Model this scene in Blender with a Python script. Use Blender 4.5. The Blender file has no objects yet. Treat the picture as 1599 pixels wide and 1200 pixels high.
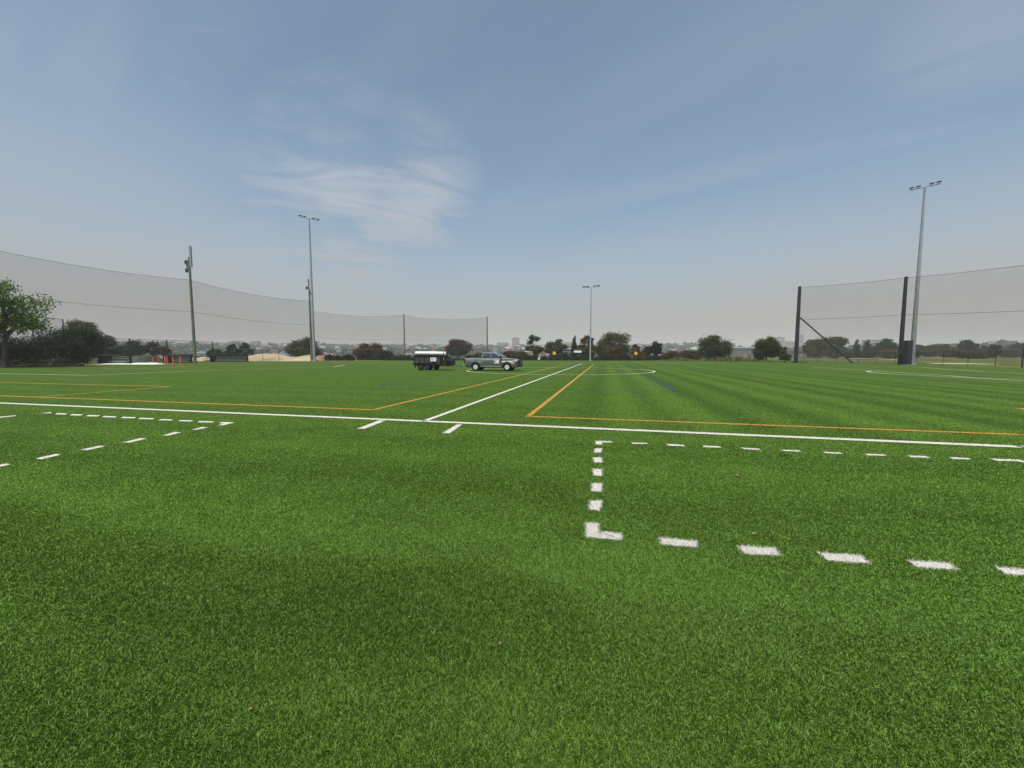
import bpy, bmesh, math, random
import numpy as np
from mathutils import Vector, Matrix, noise

sc = bpy.context.scene
R = math.radians
PI = math.pi

# ---------------------------------------------------------------- camera
F, CX, CY, EYE, HOR = 610.0, 799.5, 600.0, 1.5, 555.0
PITCH = math.atan((CY - HOR) / F)
cd = bpy.data.cameras.new("camera")
cam = bpy.data.objects.new("camera", cd)
sc.collection.objects.link(cam)
cd.sensor_width = 36.0
cd.lens = 36.0 * F / 1599.0
cd.clip_start = 0.05
cd.clip_end = 9000
cam.location = (0, 0, EYE)
cam.rotation_euler = (R(90) - PITCH, 0, 0)
sc.camera = cam

# ---------------------------------------------------------------- light
SUN_EL, SUN_AZ = R(66), R(-162)          # azimuth from +Y towards +X
sd = Vector((math.sin(SUN_AZ) * math.cos(SUN_EL), math.cos(SUN_AZ) * math.cos(SUN_EL), math.sin(SUN_EL)))
sl = bpy.data.lights.new("sun", 'SUN')
sl.energy = 4.8
sl.angle = R(0.6)
sl.color = (1.0, 0.95, 0.87)
so = bpy.data.objects.new("sun", sl)
sc.collection.objects.link(so)
so.rotation_euler = sd.to_track_quat('Z', 'Y').to_euler()

sc.view_settings.view_transform = 'Standard'
sc.view_settings.look = 'None'
sc.view_settings.gamma = 1
sc.view_settings.exposure = 0.0
sc.cycles.use_denoising = True
sc.cycles.volume_bounces = 1
sc.cycles.max_bounces = 8
sc.cycles.transparent_max_bounces = 24


def ray(px, py):
    x, y = (px - CX) / F, (CY - py) / F
    return Vector((x, math.cos(PITCH) + y * math.sin(PITCH), y * math.cos(PITCH) - math.sin(PITCH)))


def gnd(px, py, z=0.0):
    d = ray(px, py)
    t = (z - EYE) / d.z
    return Vector((d.x * t, d.y * t, z))


def at(px, py, Y):
    d = ray(px, py)
    t = Y / d.y
    return Vector((d.x * t, Y, EYE + d.z * t))


# ---- world: hazy sky with thin cirrus
w = bpy.data.worlds.new("World")
sc.world = w
w.use_nodes = True
nt = w.node_tree
N, L = nt.nodes, nt.links
N.clear()


def nn(t, **k):
    n = N.new(t)
    for a, b in k.items():
        setattr(n, a, b)
    return n


def wmath(op, a, b=None, c=None, clamp=False):
    n = nn('ShaderNodeMath', operation=op, use_clamp=clamp)
    for i, v in enumerate((a, b, c)):
        if v is None:
            continue
        if isinstance(v, (int, float)):
            n.inputs[i].default_value = v
        else:
            L.new(v, n.inputs[i])
    return n.outputs[0]


def wmap(v, a, b, c=0.0, d=1.0, smooth=True):
    n = nn('ShaderNodeMapRange', interpolation_type='SMOOTHSTEP' if smooth else 'LINEAR')
    L.new(v, n.inputs[0])
    for i, x in enumerate((a, b, c, d)):
        n.inputs[i + 1].default_value = x
    return n.outputs[0]


tc = nn('ShaderNodeTexCoord')
DIR = tc.outputs['Generated']
sky = nn('ShaderNodeTexSky', sky_type='NISHITA', sun_disc=False)
sky.sun_elevation = SUN_EL
sky.sun_rotation = SUN_AZ
sky.air_density = 1.0
sky.dust_density = 1.2
sky.ozone_density = 1.2
sep = nn('ShaderNodeSeparateXYZ')
L.new(DIR, sep.inputs[0])
z = sep.outputs[2]
den = wmath('ADD', wmath('MAXIMUM', z, 0.0), 0.16)
comb = nn('ShaderNodeCombineXYZ')
L.new(wmath('DIVIDE', sep.outputs[0], den), comb.inputs[0])
L.new(wmath('DIVIDE', sep.outputs[1], den), comb.inputs[1])
PL = comb.outputs[0]          # position on the cloud layer


def wnoise(vec, rot, scl, scale, detail, rough, dist=0.0):
    m = nn('ShaderNodeMapping', vector_type='TEXTURE')
    m.inputs['Rotation'].default_value = (0, 0, rot)
    m.inputs['Scale'].default_value = scl
    L.new(vec, m.inputs[0])
    n = nn('ShaderNodeTexNoise')
    L.new(m.outputs[0], n.inputs['Vector'])
    n.inputs['Scale'].default_value = scale
    n.inputs['Detail'].default_value = detail
    n.inputs['Roughness'].default_value = rough
    n.inputs['Distortion'].default_value = dist
    return n.outputs[0]


def blob(px, py, r0, r1):
    d = ray(px, py).normalized()
    v = nn('ShaderNodeVectorMath', operation='DISTANCE')
    L.new(DIR, v.inputs[0])
    v.inputs[1].default_value = d
    return wmap(v.outputs['Value'], r0, r1, 1.0, 0.0)


streak = wnoise(PL, R(-36), (3.2, 0.75, 1), 0.9, 5, 0.55, 0.4)
broad = wnoise(PL, R(-34), (2.6, 1.2, 1), 0.45, 3, 0.5, 0.2)
ripple = wnoise(PL, R(20), (1.7, 0.7, 1), 2.6, 7, 0.62, 0.8)
veil = wmath('MULTIPLY', wmap(streak, 0.36, 0.66), wmap(broad, 0.22, 0.58, 0.25, 1.0))
veil = wmath('MULTIPLY', veil, wmap(z, 0.02, 0.75, 1.0, 0.35))
cl = wmath('MULTIPLY', wmath('MAXIMUM', wmath('MAXIMUM', blob(540, 285, 0.0, 0.25), blob(640, 310, 0.0, 0.24)), blob(520, 430, 0.0, 0.42)), wmap(ripple, 0.34, 0.66, 0.22, 1.0))
cl2 = wmath('MULTIPLY', blob(230, 10, 0.01, 0.22), wmap(ripple, 0.50, 0.75))
cl2b = wmath('MULTIPLY', blob(270, 115, 0.01, 0.10), wmap(ripple, 0.48, 0.75))
cl3 = wmath('MULTIPLY', blob(1520, 160, 0.02, 0.30), wmap(streak, 0.42, 0.62))
low = wmap(z, 0.0, 0.42, 1.0, 0.0)
lowc = wmath('MULTIPLY', wmap(z, 0.02, 0.46, 1.0, 0.0), wmap(broad, 0.30, 0.60, 0.62, 1.0))
fac = wmath('MULTIPLY', veil, 0.5)
fac = wmath('MAXIMUM', fac, wmath('MULTIPLY', cl, 0.82))
fac = wmath('MAXIMUM', fac, wmath('MULTIPLY', cl2, 0.5))
fac = wmath('MAXIMUM', fac, wmath('MULTIPLY', cl2b, 0.35))
fac = wmath('MAXIMUM', fac, wmath('MULTIPLY', cl3, 0.5))
fac = wmath('MAXIMUM', fac, wmath('MULTIPLY', lowc, 0.85))
lef = wmath('MULTIPLY', wmap(sep.outputs[0], -0.15, -0.75, 0.0, 0.5), wmap(z, 0.15, 0.62, 1.0, 0.0))
fac = wmath('MAXIMUM', fac, lef)
fac = wmath('ADD', fac, 0.20, clamp=True)

sk = nn('ShaderNodeVectorMath', operation='SCALE')
L.new(sky.outputs[0], sk.inputs[0])
sk.inputs['Scale'].default_value = 0.102
tint = nn('ShaderNodeMix', data_type='RGBA', blend_type='MULTIPLY')
tint.inputs[0].default_value = 1.0
L.new(sk.outputs[0], tint.inputs[6])
tint.inputs[7].default_value = (0.87, 1.20, 1.20, 1)
hz = nn('ShaderNodeMix', data_type='RGBA')                 # cloud colour: whiter aloft, smoky grey low down
L.new(low, hz.inputs[0])
hz.inputs[6].default_value = (0.49, 0.53, 0.60, 1)
hz.inputs[7].default_value = (0.415, 0.40, 0.375, 1)
mx = nn('ShaderNodeMix', data_type='RGBA')
L.new(fac, mx.inputs[0])
L.new(tint.outputs[2], mx.inputs[6])
L.new(hz.outputs[2], mx.inputs[7])
bg = nn('ShaderNodeBackground')
bg.inputs[1].default_value = 1.0
L.new(mx.outputs[2], bg.inputs[0])
# the Sky Texture is already scaled to 0.1 above, so the Background strength stays 1
wo = nn('ShaderNodeOutputWorld')
L.new(bg.outputs[0], wo.inputs[0])

# ================================================================ materials
def new_mat(name):
    m = bpy.data.materials.new(name)
    m.use_nodes = True
    return m, m.node_tree.nodes, m.node_tree.links, m.node_tree.nodes['Principled BSDF']


def mat(name, col, rough=0.7, metal=0.0, var=0.15, scale=3.0, bump=0.0, coat=0.0, spec=0.5, dirt=None):
    m, n, l, b = new_mat(name)
    b.inputs['Roughness'].default_value = rough
    b.inputs['Metallic'].default_value = metal
    b.inputs['Coat Weight'].default_value = coat
    b.inputs['Specular IOR Level'].default_value = spec
    t = n.new('ShaderNodeTexCoord')
    no = n.new('ShaderNodeTexNoise')
    no.inputs['Scale'].default_value = scale
    no.inputs['Detail'].default_value = 5
    no.inputs['Roughness'].default_value = 0.6
    l.new(t.outputs['Object'], no.inputs['Vector'])
    r = n.new('ShaderNodeValToRGB')
    c2 = dirt if dirt else tuple(c * (1 - var) for c in col)
    r.color_ramp.elements[0].position = 0.35
    r.color_ramp.elements[1].position = 0.65
    r.color_ramp.elements[0].color = (*c2, 1)
    r.color_ramp.elements[1].color = (*[min(1, c * (1 + var * 0.6)) for c in col], 1)
    l.new(no.outputs[0], r.inputs[0])
    l.new(r.outputs[0], b.inputs['Base Color'])
    if bump:
        bn = n.new('ShaderNodeBump')
        bn.inputs['Strength'].default_value = bump
        l.new(no.outputs[0], bn.inputs['Height'])
        l.new(bn.outputs[0], b.inputs['Normal'])
    return m


THETA = math.atan((946 - CX) / F)      # the pitch's long axis against the camera's
US, UC = math.sin(THETA), math.cos(THETA)


def WV(p):
    return p[0] * US + p[1] * UC, p[0] * UC - p[1] * US   # w (away), v (sideways)


# ---- shared node group: how light or dark the pile lies, from the place on the field
def turf_group():
    g = bpy.data.node_groups.new("turf_tone", 'ShaderNodeTree')
    g.interface.new_socket("Fac", in_out='OUTPUT', socket_type='NodeSocketFloat')
    n, l = g.nodes, g.links

    def M(op, a, b=None, c=None, clamp=False):
        q = n.new('ShaderNodeMath')
        q.operation = op
        q.use_clamp = clamp
        for i, v in enumerate((a, b, c)):
            if v is None:
                continue
            if isinstance(v, (int, float)):
                q.inputs[i].default_value = v
            else:
                l.new(v, q.inputs[i])
        return q.outputs[0]

    def MR(v, a, b, c=0.0, d=1.0):
        q = n.new('ShaderNodeMapRange')
        q.interpolation_type = 'SMOOTHSTEP'
        l.new(v, q.inputs[0])
        for i, x in enumerate((a, b, c, d)):
            q.inputs[i + 1].default_value = x
        return q.outputs[0]

    geo = n.new('ShaderNodeNewGeometry')
    s = n.new('ShaderNodeSeparateXYZ')
    l.new(geo.outputs['Position'], s.inputs[0])
    X, Y = s.outputs[0], s.outputs[1]
    W = M('ADD', M('MULTIPLY', X, US), M('MULTIPLY', Y, UC))
    V = M('SUBTRACT', M('MULTIPLY', X, UC), M('MULTIPLY', Y, US))

    def NZ(sv, sw, scale, detail, rough=0.55):
        c = n.new('ShaderNodeCombineXYZ')
        l.new(M('MULTIPLY', V, sv), c.inputs[0])
        l.new(M('MULTIPLY', W, sw), c.inputs[1])
        q = n.new('ShaderNodeTexNoise')
        q.inputs['Scale'].default_value = scale
        q.inputs['Detail'].default_value = detail
        q.inputs['Roughness'].default_value = rough
        l.new(c.outputs[0], q.inputs['Vector'])
        return q.outputs[0]

    wob = NZ(1, 1, 0.35, 3)
    wob_s = M('SUBTRACT', wob, 0.5)
    big = M('SUBTRACT', NZ(0.35, 1.0, 0.55, 3), 0.5)
    mid = M('SUBTRACT', NZ(0.6, 1.2, 2.2, 4, 0.65), 0.5)
    fine = M('SUBTRACT', NZ(1, 1, 22, 4, 0.7), 0.5)
    # brushing tracks parallel to the halfway line, beyond the touch line, right half
    sv = M('SINE', M('ADD', M('MULTIPLY', V, 2 * PI / 1.75), M('MULTIPLY', wob_s, 2.0)))
    sv2 = M('SINE', M('ADD', M('MULTIPLY', V, 2 * PI / 5.3), M('MULTIPLY', wob_s, 1.5)))
    right = M('MULTIPLY', MR(V, -3.5, 1.5), MR(W, 7.5, 9.5))
    st1 = M('MULTIPLY', M('ADD', M('MULTIPLY', sv, 0.10), M('MULTIPLY', sv2, 0.06)), right)
    # tracks parallel to the touch line, left half
    sw = M('SINE', M('ADD', M('MULTIPLY', W, 2 * PI / 2.3), M('MULTIPLY', wob_s, 9.0)))
    left = M('SUBTRACT', 1.0, right)
    st2 = M('MULTIPLY', M('MULTIPLY', sw, 0.045), left)

    def band(c, h, amp, v0, v1):
        d = M('ABSOLUTE', M('ADD', M('SUBTRACT', W, c), M('MULTIPLY', wob_s, 0.9)))
        return M('MULTIPLY', M('MULTIPLY', MR(d, h * 0.45, h, 1.0, 0.0), amp), MR(V, v0, v1, 1.0, 0.0))
    tone = M('ADD', M('MULTIPLY', big, 0.13), M('MULTIPLY', mid, 0.36))
    tone = M('ADD', tone, M('MULTIPLY', fine, 0.45))
    tone = M('ADD', tone, M('ADD', st1, st2))
    for px, py, h, amp, v0, v1 in BANDS:
        c = WV(gnd(px, py))[0]
        tone = M('ADD', tone, band(c, h, amp, v0, v1))
    tone = M('ADD', tone, 0.5, clamp=True)
    o = n.new('NodeGroupOutput')
    l.new(tone, o.inputs[0])
    return g


BANDS = [(0, 835, 0.62, -0.085, -1.2, 0.4), (0, 770, 0.45, 0.05, 0.6, 2.2),
         (100, 1130, 0.30, -0.07, -0.6, 0.6), (0, 690, 0.8, -0.05, -1.0, 1.5)]
TURF = turf_group()


def turf_mat(name, dark, light, blade=False):
    m, n, l, b = new_mat(name)
    g = n.new('ShaderNodeGroup')
    g.node_tree = TURF
    r = n.new('ShaderNodeValToRGB')
    r.color_ramp.elements[0].position = 0.22
    r.color_ramp.elements[1].position = 0.80
    r.color_ramp.elements[0].color = (*dark, 1)
    r.color_ramp.elements[1].color = (*light, 1)
    col = r.outputs[0]
    if blade:
        r.color_ramp.elements[0].position = 0.30
        r.color_ramp.elements[1].position = 0.78
        ge = n.new('ShaderNodeNewGeometry')
        ma = n.new('ShaderNodeMath')
        ma.operation = 'MULTIPLY_ADD'
        l.new(ge.outputs['Random Per Island'], ma.inputs[0])
        ma.inputs[1].default_value = 1.0
        ad = n.new('ShaderNodeMath')
        ad.operation = 'ADD'
        l.new(g.outputs[0], ad.inputs[0])
        ad.inputs[1].default_value = -0.5
        l.new(ad.outputs[0], ma.inputs[2])
        l.new(ma.outputs[0], r.inputs[0])
    else:
        l.new(g.outputs[0], r.inputs[0])
    l.new(col, b.inputs['Base Color'])
    b.inputs['Roughness'].default_value = 0.55 if blade else 0.9
    b.inputs['Specular IOR Level'].default_value = 0.12 if blade else 0.1
    if blade:
        tr = n.new('ShaderNodeBsdfTranslucent')
        l.new(col, tr.inputs[0])
        ms = n.new('ShaderNodeMixShader')
        ms.inputs[0].default_value = 0.4
        l.new(b.outputs[0], ms.inputs[1])
        l.new(tr.outputs[0], ms.inputs[2])
        l.new(ms.outputs[0], n['Material Output'].inputs[0])
    return m


M_ = {}
M_['turf'] = turf_mat('turf_pile', (0.023, 0.051, 0.004), (0.080, 0.144, 0.014))
M_['blade'] = turf_mat('turf_blade', (0.028, 0.078, 0.004), (0.275, 0.455, 0.088), True)
M_['line_white'] = mat('white_turf', (0.57, 0.54, 0.49), 0.85, scale=14, var=0.08, bump=0.3)
M_['line_orange'] = mat('orange_turf', (0.42, 0.215, 0.025), 0.85, scale=8, var=0.25)
M_['line_blue'] = mat('blue_turf', (0.008, 0.035, 0.065), 0.85, scale=8, var=0.3)
M_['verge'] = mat('verge_grass', (0.15, 0.20, 0.05), 0.95, scale=0.25, var=0.3, dirt=(0.12, 0.13, 0.045))
M_['steel'] = mat('galvanised_steel', (0.27, 0.29, 0.31), 0.55, 0.0, 0.18, 0.8)
M_['lamp'] = mat('lamp_housing', (0.045, 0.055, 0.065), 0.5, 0.3)
M_['lens'] = mat('lamp_glass', (0.35, 0.38, 0.4), 0.15, 0.0)
M_['timber'] = mat('weathered_pole_timber', (0.13, 0.15, 0.10), 0.85, 0, 0.35, 1.2, 0.2)
M_['black'] = mat('black_paint', (0.018, 0.018, 0.022), 0.55, 0, 0.2)
M_['navy'] = mat('dark_painted_steel', (0.022, 0.024, 0.036), 0.5, 0.2, 0.2)
M_['rubber'] = mat('tyre_rubber', (0.012, 0.012, 0.012), 0.95, 0, 0.2, spec=0.2)
M_['alloy'] = mat('alloy_wheel', (0.75, 0.75, 0.75), 0.35, 0.3, 0.08)
M_['paint'] = mat('dark_grey_metallic_paint', (0.165, 0.175, 0.170), 0.35, 0.6, 0.05, 2, coat=0.7)
M_['trim'] = mat('chrome_trim', (0.6, 0.6, 0.58), 0.25, 0.8, 0.05)
M_['glass'] = mat('tinted_glass', (0.03, 0.045, 0.045), 0.06, 0.0, 0.1, spec=0.8)
M_['white'] = mat('white_vinyl', (0.78, 0.77, 0.72), 0.5, 0, 0.08, 4)
M_['decal_white'] = mat('white_sticker', (0.72, 0.74, 0.74), 0.4, 0, 0.04, 4)
M_['decal_pale'] = mat('pale_blue_sticker', (0.48, 0.58, 0.60), 0.4, 0, 0.04, 4)
M_['decal_ink'] = mat('dark_ink', (0.05, 0.07, 0.12), 0.5, 0, 0.1)
M_['decal_grey'] = mat('grey_ink', (0.33, 0.36, 0.38), 0.5, 0, 0.1)
M_['red_glass'] = mat('red_lamp_lens', (0.10, 0.012, 0.012), 0.2)
M_['clear_glass'] = mat('headlight_lens', (0.45, 0.47, 0.48), 0.12)
M_['cage'] = mat('dark_cage_panel', (0.045, 0.042, 0.038), 0.75, 0, 0.4, 2.5)
M_['sand'] = mat('pale_sand', (0.50, 0.385, 0.245), 0.95, 0, 0.16, 0.5, 0.5)
M_['clay'] = mat('red_brown_soil', (0.30, 0.15, 0.09), 0.95, 0, 0.2, 0.8, 0.5)
M_['bunker'] = mat('bunker_sand', (0.62, 0.54, 0.42), 0.95, 0, 0.1, 0.4)
M_['orange_pad'] = mat('orange_red_vinyl', (0.72, 0.13, 0.06), 0.5, 0, 0.15, 4)
M_['slat'] = mat('aluminium_slat', (0.5, 0.52, 0.5), 0.5, 0.0, 0.15)
M_['stone'] = mat('mossy_stone', (0.13, 0.12, 0.10), 0.95, 0, 0.5, 2.0, 0.6)
M_['bark'] = mat('tree_bark', (0.05, 0.04, 0.03), 0.95, 0, 0.35, 4, 0.4)
M_['pale_bark'] = mat('pale_gum_bark', (0.22, 0.19, 0.16), 0.95, 0, 0.35, 3, 0.3)
M_['yellow'] = mat('yellow_sign_face', (0.75, 0.42, 0.04), 0.5, 0, 0.08)
M_['leaf_dead'] = mat('dry_leaf', (0.24, 0.15, 0.07), 0.8, 0, 0.3, 30)
M_['leaf_dark'] = mat('blackened_leaf', (0.02, 0.018, 0.014), 0.8, 0, 0.3, 30)
M_['skin'] = mat('skin', (0.42, 0.25, 0.18), 0.6)
M_['red_cloth'] = mat('red_fabric', (0.55, 0.05, 0.06), 0.8)
M_['white_cloth'] = mat('white_fabric', (0.72, 0.70, 0.68), 0.8)
M_['dark_cloth'] = mat('dark_fabric', (0.03, 0.03, 0.04), 0.8)


def net_mat(name, col, cover, scale=None):
    m, n, l, b = new_mat(name)
    b.inputs['Base Color'].default_value = (*col, 1)
    b.inputs['Roughness'].default_value = 0.9
    b.inputs['Specular IOR Level'].default_value = 0.1
    tr = n.new('ShaderNodeBsdfTransparent')
    ms = n.new('ShaderNodeMixShader')
    t = n.new('ShaderNodeTexCoord')
    no = n.new('ShaderNodeTexNoise')
    no.inputs['Scale'].default_value = 0.25
    no.inputs['Detail'].default_value = 3
    l.new(t.outputs['Object'], no.inputs['Vector'])
    mr = n.new('ShaderNodeMapRange')
    mr.inputs[3].default_value = cover * 0.85
    mr.inputs[4].default_value = cover * 1.15
    l.new(no.outputs[0], mr.inputs[0])
    l.new(mr.outputs[0], ms.inputs[0])
    l.new(tr.outputs[0], ms.inputs[1])
    l.new(b.outputs[0], ms.inputs[2])
    l.new(ms.outputs[0], n['Material Output'].inputs[0])
    return m


M_['net'] = net_mat('grey_safety_netting', (0.05, 0.055, 0.065), 0.19)
M_['net_pale'] = net_mat('fine_safety_netting', (0.08, 0.075, 0.068), 0.16)
M_['chain'] = net_mat('chain_link', (0.03, 0.03, 0.035), 0.15)


def foliage_mat(name, cols, shade=0.0):
    m, n, l, b = new_mat(name)
    ge = n.new('ShaderNodeNewGeometry')
    t = n.new('ShaderNodeTexCoord')
    no = n.new('ShaderNodeTexNoise')
    no.inputs['Scale'].default_value = 0.55
    no.inputs['Detail'].default_value = 3
    l.new(t.outputs['Object'], no.inputs['Vector'])
    ma = n.new('ShaderNodeMath')
    ma.operation = 'MULTIPLY_ADD'
    l.new(ge.outputs['Random Per Island'], ma.inputs[0])
    ma.inputs[1].default_value = 0.5
    mb = n.new('ShaderNodeMath')
    mb.operation = 'MULTIPLY_ADD'
    l.new(no.outputs[0], mb.inputs[0])
    mb.inputs[1].default_value = 1.4
    mb.inputs[2].default_value = -0.45
    l.new(mb.outputs[0], ma.inputs[2])
    r = n.new('ShaderNodeValToRGB')
    e = r.color_ramp.elements
    for k in range(len(cols) - 2):
        e.new(0.5)
    for k, c in enumerate(cols):
        e[k].position = k / (len(cols) - 1)
        e[k].color = (*c, 1)
    l.new(ma.outputs[0], r.inputs[0])
    l.new(r.outputs[0], b.inputs['Base Color'])
    b.inputs['Roughness'].default_value = 0.7
    b.inputs['Specular IOR Level'].default_value = 0.2
    tr = n.new('ShaderNodeBsdfTranslucent')
    l.new(r.outputs[0], tr.inputs[0])
    ms = n.new('ShaderNodeMixShader')
    ms.inputs[0].default_value = 0.25
    l.new(b.outputs[0], ms.inputs[1])
    l.new(tr.outputs[0], ms.inputs[2])
    l.new(ms.outputs[0], n['Material Output'].inputs[0])
    return m


FOL = {
    'light': foliage_mat('light_green_leaves', [(0.045, 0.075, 0.015), (0.11, 0.18, 0.035), (0.20, 0.27, 0.07)]),
    'dark': foliage_mat('dark_green_leaves', [(0.006, 0.010, 0.003), (0.015, 0.023, 0.006), (0.032, 0.048, 0.012)]),
    'green': foliage_mat('mid_green_leaves', [(0.014, 0.026, 0.006), (0.038, 0.066, 0.013), (0.085, 0.128, 0.030)]),
    'olive': foliage_mat('olive_gum_leaves', [(0.024, 0.029, 0.007), (0.060, 0.068, 0.018), (0.130, 0.132, 0.042)]),
    'brown': foliage_mat('brown_tinged_leaves', [(0.035, 0.024, 0.008), (0.085, 0.056, 0.020), (0.150, 0.098, 0.040)]),
    'dry': foliage_mat('dry_grass_stems', [(0.12, 0.08, 0.04), (0.24, 0.16, 0.08), (0.30, 0.22, 0.12)]),
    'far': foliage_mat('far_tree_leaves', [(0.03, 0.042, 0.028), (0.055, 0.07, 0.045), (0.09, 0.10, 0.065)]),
}

# ================================================================ mesh helpers
COL = sc.collection


class MB:
    def __init__(s):
        s.v, s.f, s.m = [], [], []

    def add(s, vs, fs, mi=0):
        o = len(s.v)
        s.v += [tuple(v) for v in vs]
        s.f += [tuple(i + o for i in f) for f in fs]
        s.m += [mi] * len(fs)
        return s

    def box(s, a, b, mi=0, mtx=None):
        x0, y0, z0 = a
        x1, y1, z1 = b
        vs = [Vector(p) for p in ((x0, y0, z0), (x1, y0, z0), (x1, y1, z0), (x0, y1, z0),
                                  (x0, y0, z1), (x1, y0, z1), (x1, y1, z1), (x0, y1, z1))]
        if mtx:
            vs = [mtx @ v for v in vs]
        return s.add(vs, [(0, 3, 2, 1), (4, 5, 6, 7), (0, 1, 5, 4), (1, 2, 6, 5), (2, 3, 7, 6), (3, 0, 4, 7)], mi)

    def tube(s, pts, rad, n=8, mi=0, cap=True):
        pts = [Vector(p) for p in pts]
        if not isinstance(rad, (list, tuple)):
            rad = [rad] * len(pts)
        vs, fs = [], []
        for i, p in enumerate(pts):
            d = (pts[min(i + 1, len(pts) - 1)] - pts[max(i - 1, 0)])
            if d.length < 1e-9:
                d = Vector((0, 0, 1))
            d.normalize()
            a = d.cross(Vector((0, 0, 1)))
            if a.length < 0.05:
                a = d.cross(Vector((0, 1, 0)))
            a.normalize()
            b = d.cross(a)
            for k in range(n):
                t = 2 * PI * k / n
                vs.append(p + (a * math.cos(t) + b * math.sin(t)) * rad[i])
        for i in range(len(pts) - 1):
            for k in range(n):
                k2 = (k + 1) % n
                fs.append((i * n + k, i * n + k2, (i + 1) * n + k2, (i + 1) * n + k))
        if cap:
            fs.append(tuple(range(n))[::-1])
            fs.append(tuple((len(pts) - 1) * n + k for k in range(n)))
        return s.add(vs, fs, mi)

    def prism(s, poly, y0, y1, mi=0):           # polygon in xz, extruded along y
        n = len(poly)
        vs = [(x, y0, z) for x, z in poly] + [(x, y1, z) for x, z in poly]
        fs = [tuple(range(n)), tuple(range(n, 2 * n))[::-1]]
        fs += [(i, i + n, (i + 1) % n + n, (i + 1) % n) for i in range(n)]
        return s.add(vs, fs, mi)

    def disc(s, c, r, y0, y1, n=20, mi=0):      # cylinder along y
        poly = [(c[0] + r * math.cos(2 * PI * k / n), c[1] + r * math.sin(2 * PI * k / n)) for k in range(n)]
        return s.prism(poly, y0, y1, mi)

    def build(s, name, mats, parent=None, smooth=False, bevel=0.0, loc=None):
        me = bpy.data.meshes.new(name)
        me.from_pydata(s.v, [], s.f)
        if not isinstance(mats, (list, tuple)):
            mats = [mats]
        for m in mats:
            me.materials.append(m)
        if len(mats) > 1:
            me.polygons.foreach_set('material_index', s.m)
        if smooth:
            me.polygons.foreach_set('use_smooth', [True] * len(me.polygons))
        bm = bmesh.new()
        bm.from_mesh(me)
        bmesh.ops.recalc_face_normals(bm, faces=bm.faces)
        bm.to_mesh(me)
        bm.free()
        if smooth:
            me.set_sharp_from_angle(angle=R(42))
        me.update()
        o = bpy.data.objects.new(name, me)
        COL.objects.link(o)
        if parent:
            o.parent = parent
        if loc is not None:
            o.location = loc
        if bevel:
            b = o.modifiers.new("bevel", 'BEVEL')
            b.width = bevel
            b.segments = 2
            b.limit_method = 'ANGLE'
        return o


def empty(name, loc, rz=0.0, label=None, cat=None, group=None, scale=1.0):
    o = bpy.data.objects.new(name, None)
    COL.objects.link(o)
    o.location = loc
    o.rotation_euler = (0, 0, rz)
    o.scale = (scale,) * 3
    o.empty_display_size = 0.3
    return tag(o, label, cat, group)


def tag(o, label=None, cat=None, group=None, kind=None):
    for k, v in (('label', label), ('category', cat), ('group', group), ('kind', kind)):
        if v:
            o[k] = v
    return o


def np_mesh(name, verts, faces_flat, nper, mats, midx=None, parent=None):
    me = bpy.data.meshes.new(name)
    nv, nf = len(verts), len(faces_flat) // nper
    me.vertices.add(nv)
    me.vertices.foreach_set('co', np.asarray(verts, dtype=np.float32).ravel())
    me.loops.add(nf * nper)
    me.loops.foreach_set('vertex_index', np.asarray(faces_flat, dtype=np.int32))
    me.polygons.add(nf)
    me.polygons.foreach_set('loop_start', np.arange(0, nf * nper, nper, dtype=np.int32))
    for m in mats:
        me.materials.append(m)
    if midx is not None:
        me.polygons.foreach_set('material_index', np.asarray(midx, dtype=np.int32))
    me.update(calc_edges=True)
    o = bpy.data.objects.new(name, me)
    COL.objects.link(o)
    if parent:
        o.parent = parent
    return o


# ================================================================ terrain
def sstep(a, b, x):
    t = min(1, max(0, (x - a) / (b - a)))
    return t * t * (3 - 2 * t)


def tz(x, y):
    d = math.hypot(x, y)
    if d < 118:
        return 0.0
    az = math.degrees(math.atan2(x, y))
    front = sstep(-95, -70, az) * (1 - sstep(75, 100, az))
    g = (1 - sstep(26, 33, az)) * front          # valley behind, left and centre; golf course right
    valley = -13 * sstep(125, 330, d)
    n1 = noise.noise(Vector((x * 0.0026, y * 0.0026, 3.1)))
    n2 = noise.noise(Vector((x * 0.009, y * 0.009, 7.7)))
    ridge = 22 + 7 * n1 + 2.5 * n2
    zl = valley * (1 - sstep(380, 1150, d)) + ridge * sstep(400, 1180, d) * 0.97
    golf = 0.5 * noise.noise(Vector((x * 0.02, y * 0.03, 1.3))) * sstep(120, 160, d)
    zr = golf + (10 + 5 * n1 + 2 * n2) * sstep(330, 1100, d)
    return (g * zl + (1 - g) * zr) * front + (1 - front) * 0.0


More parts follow.
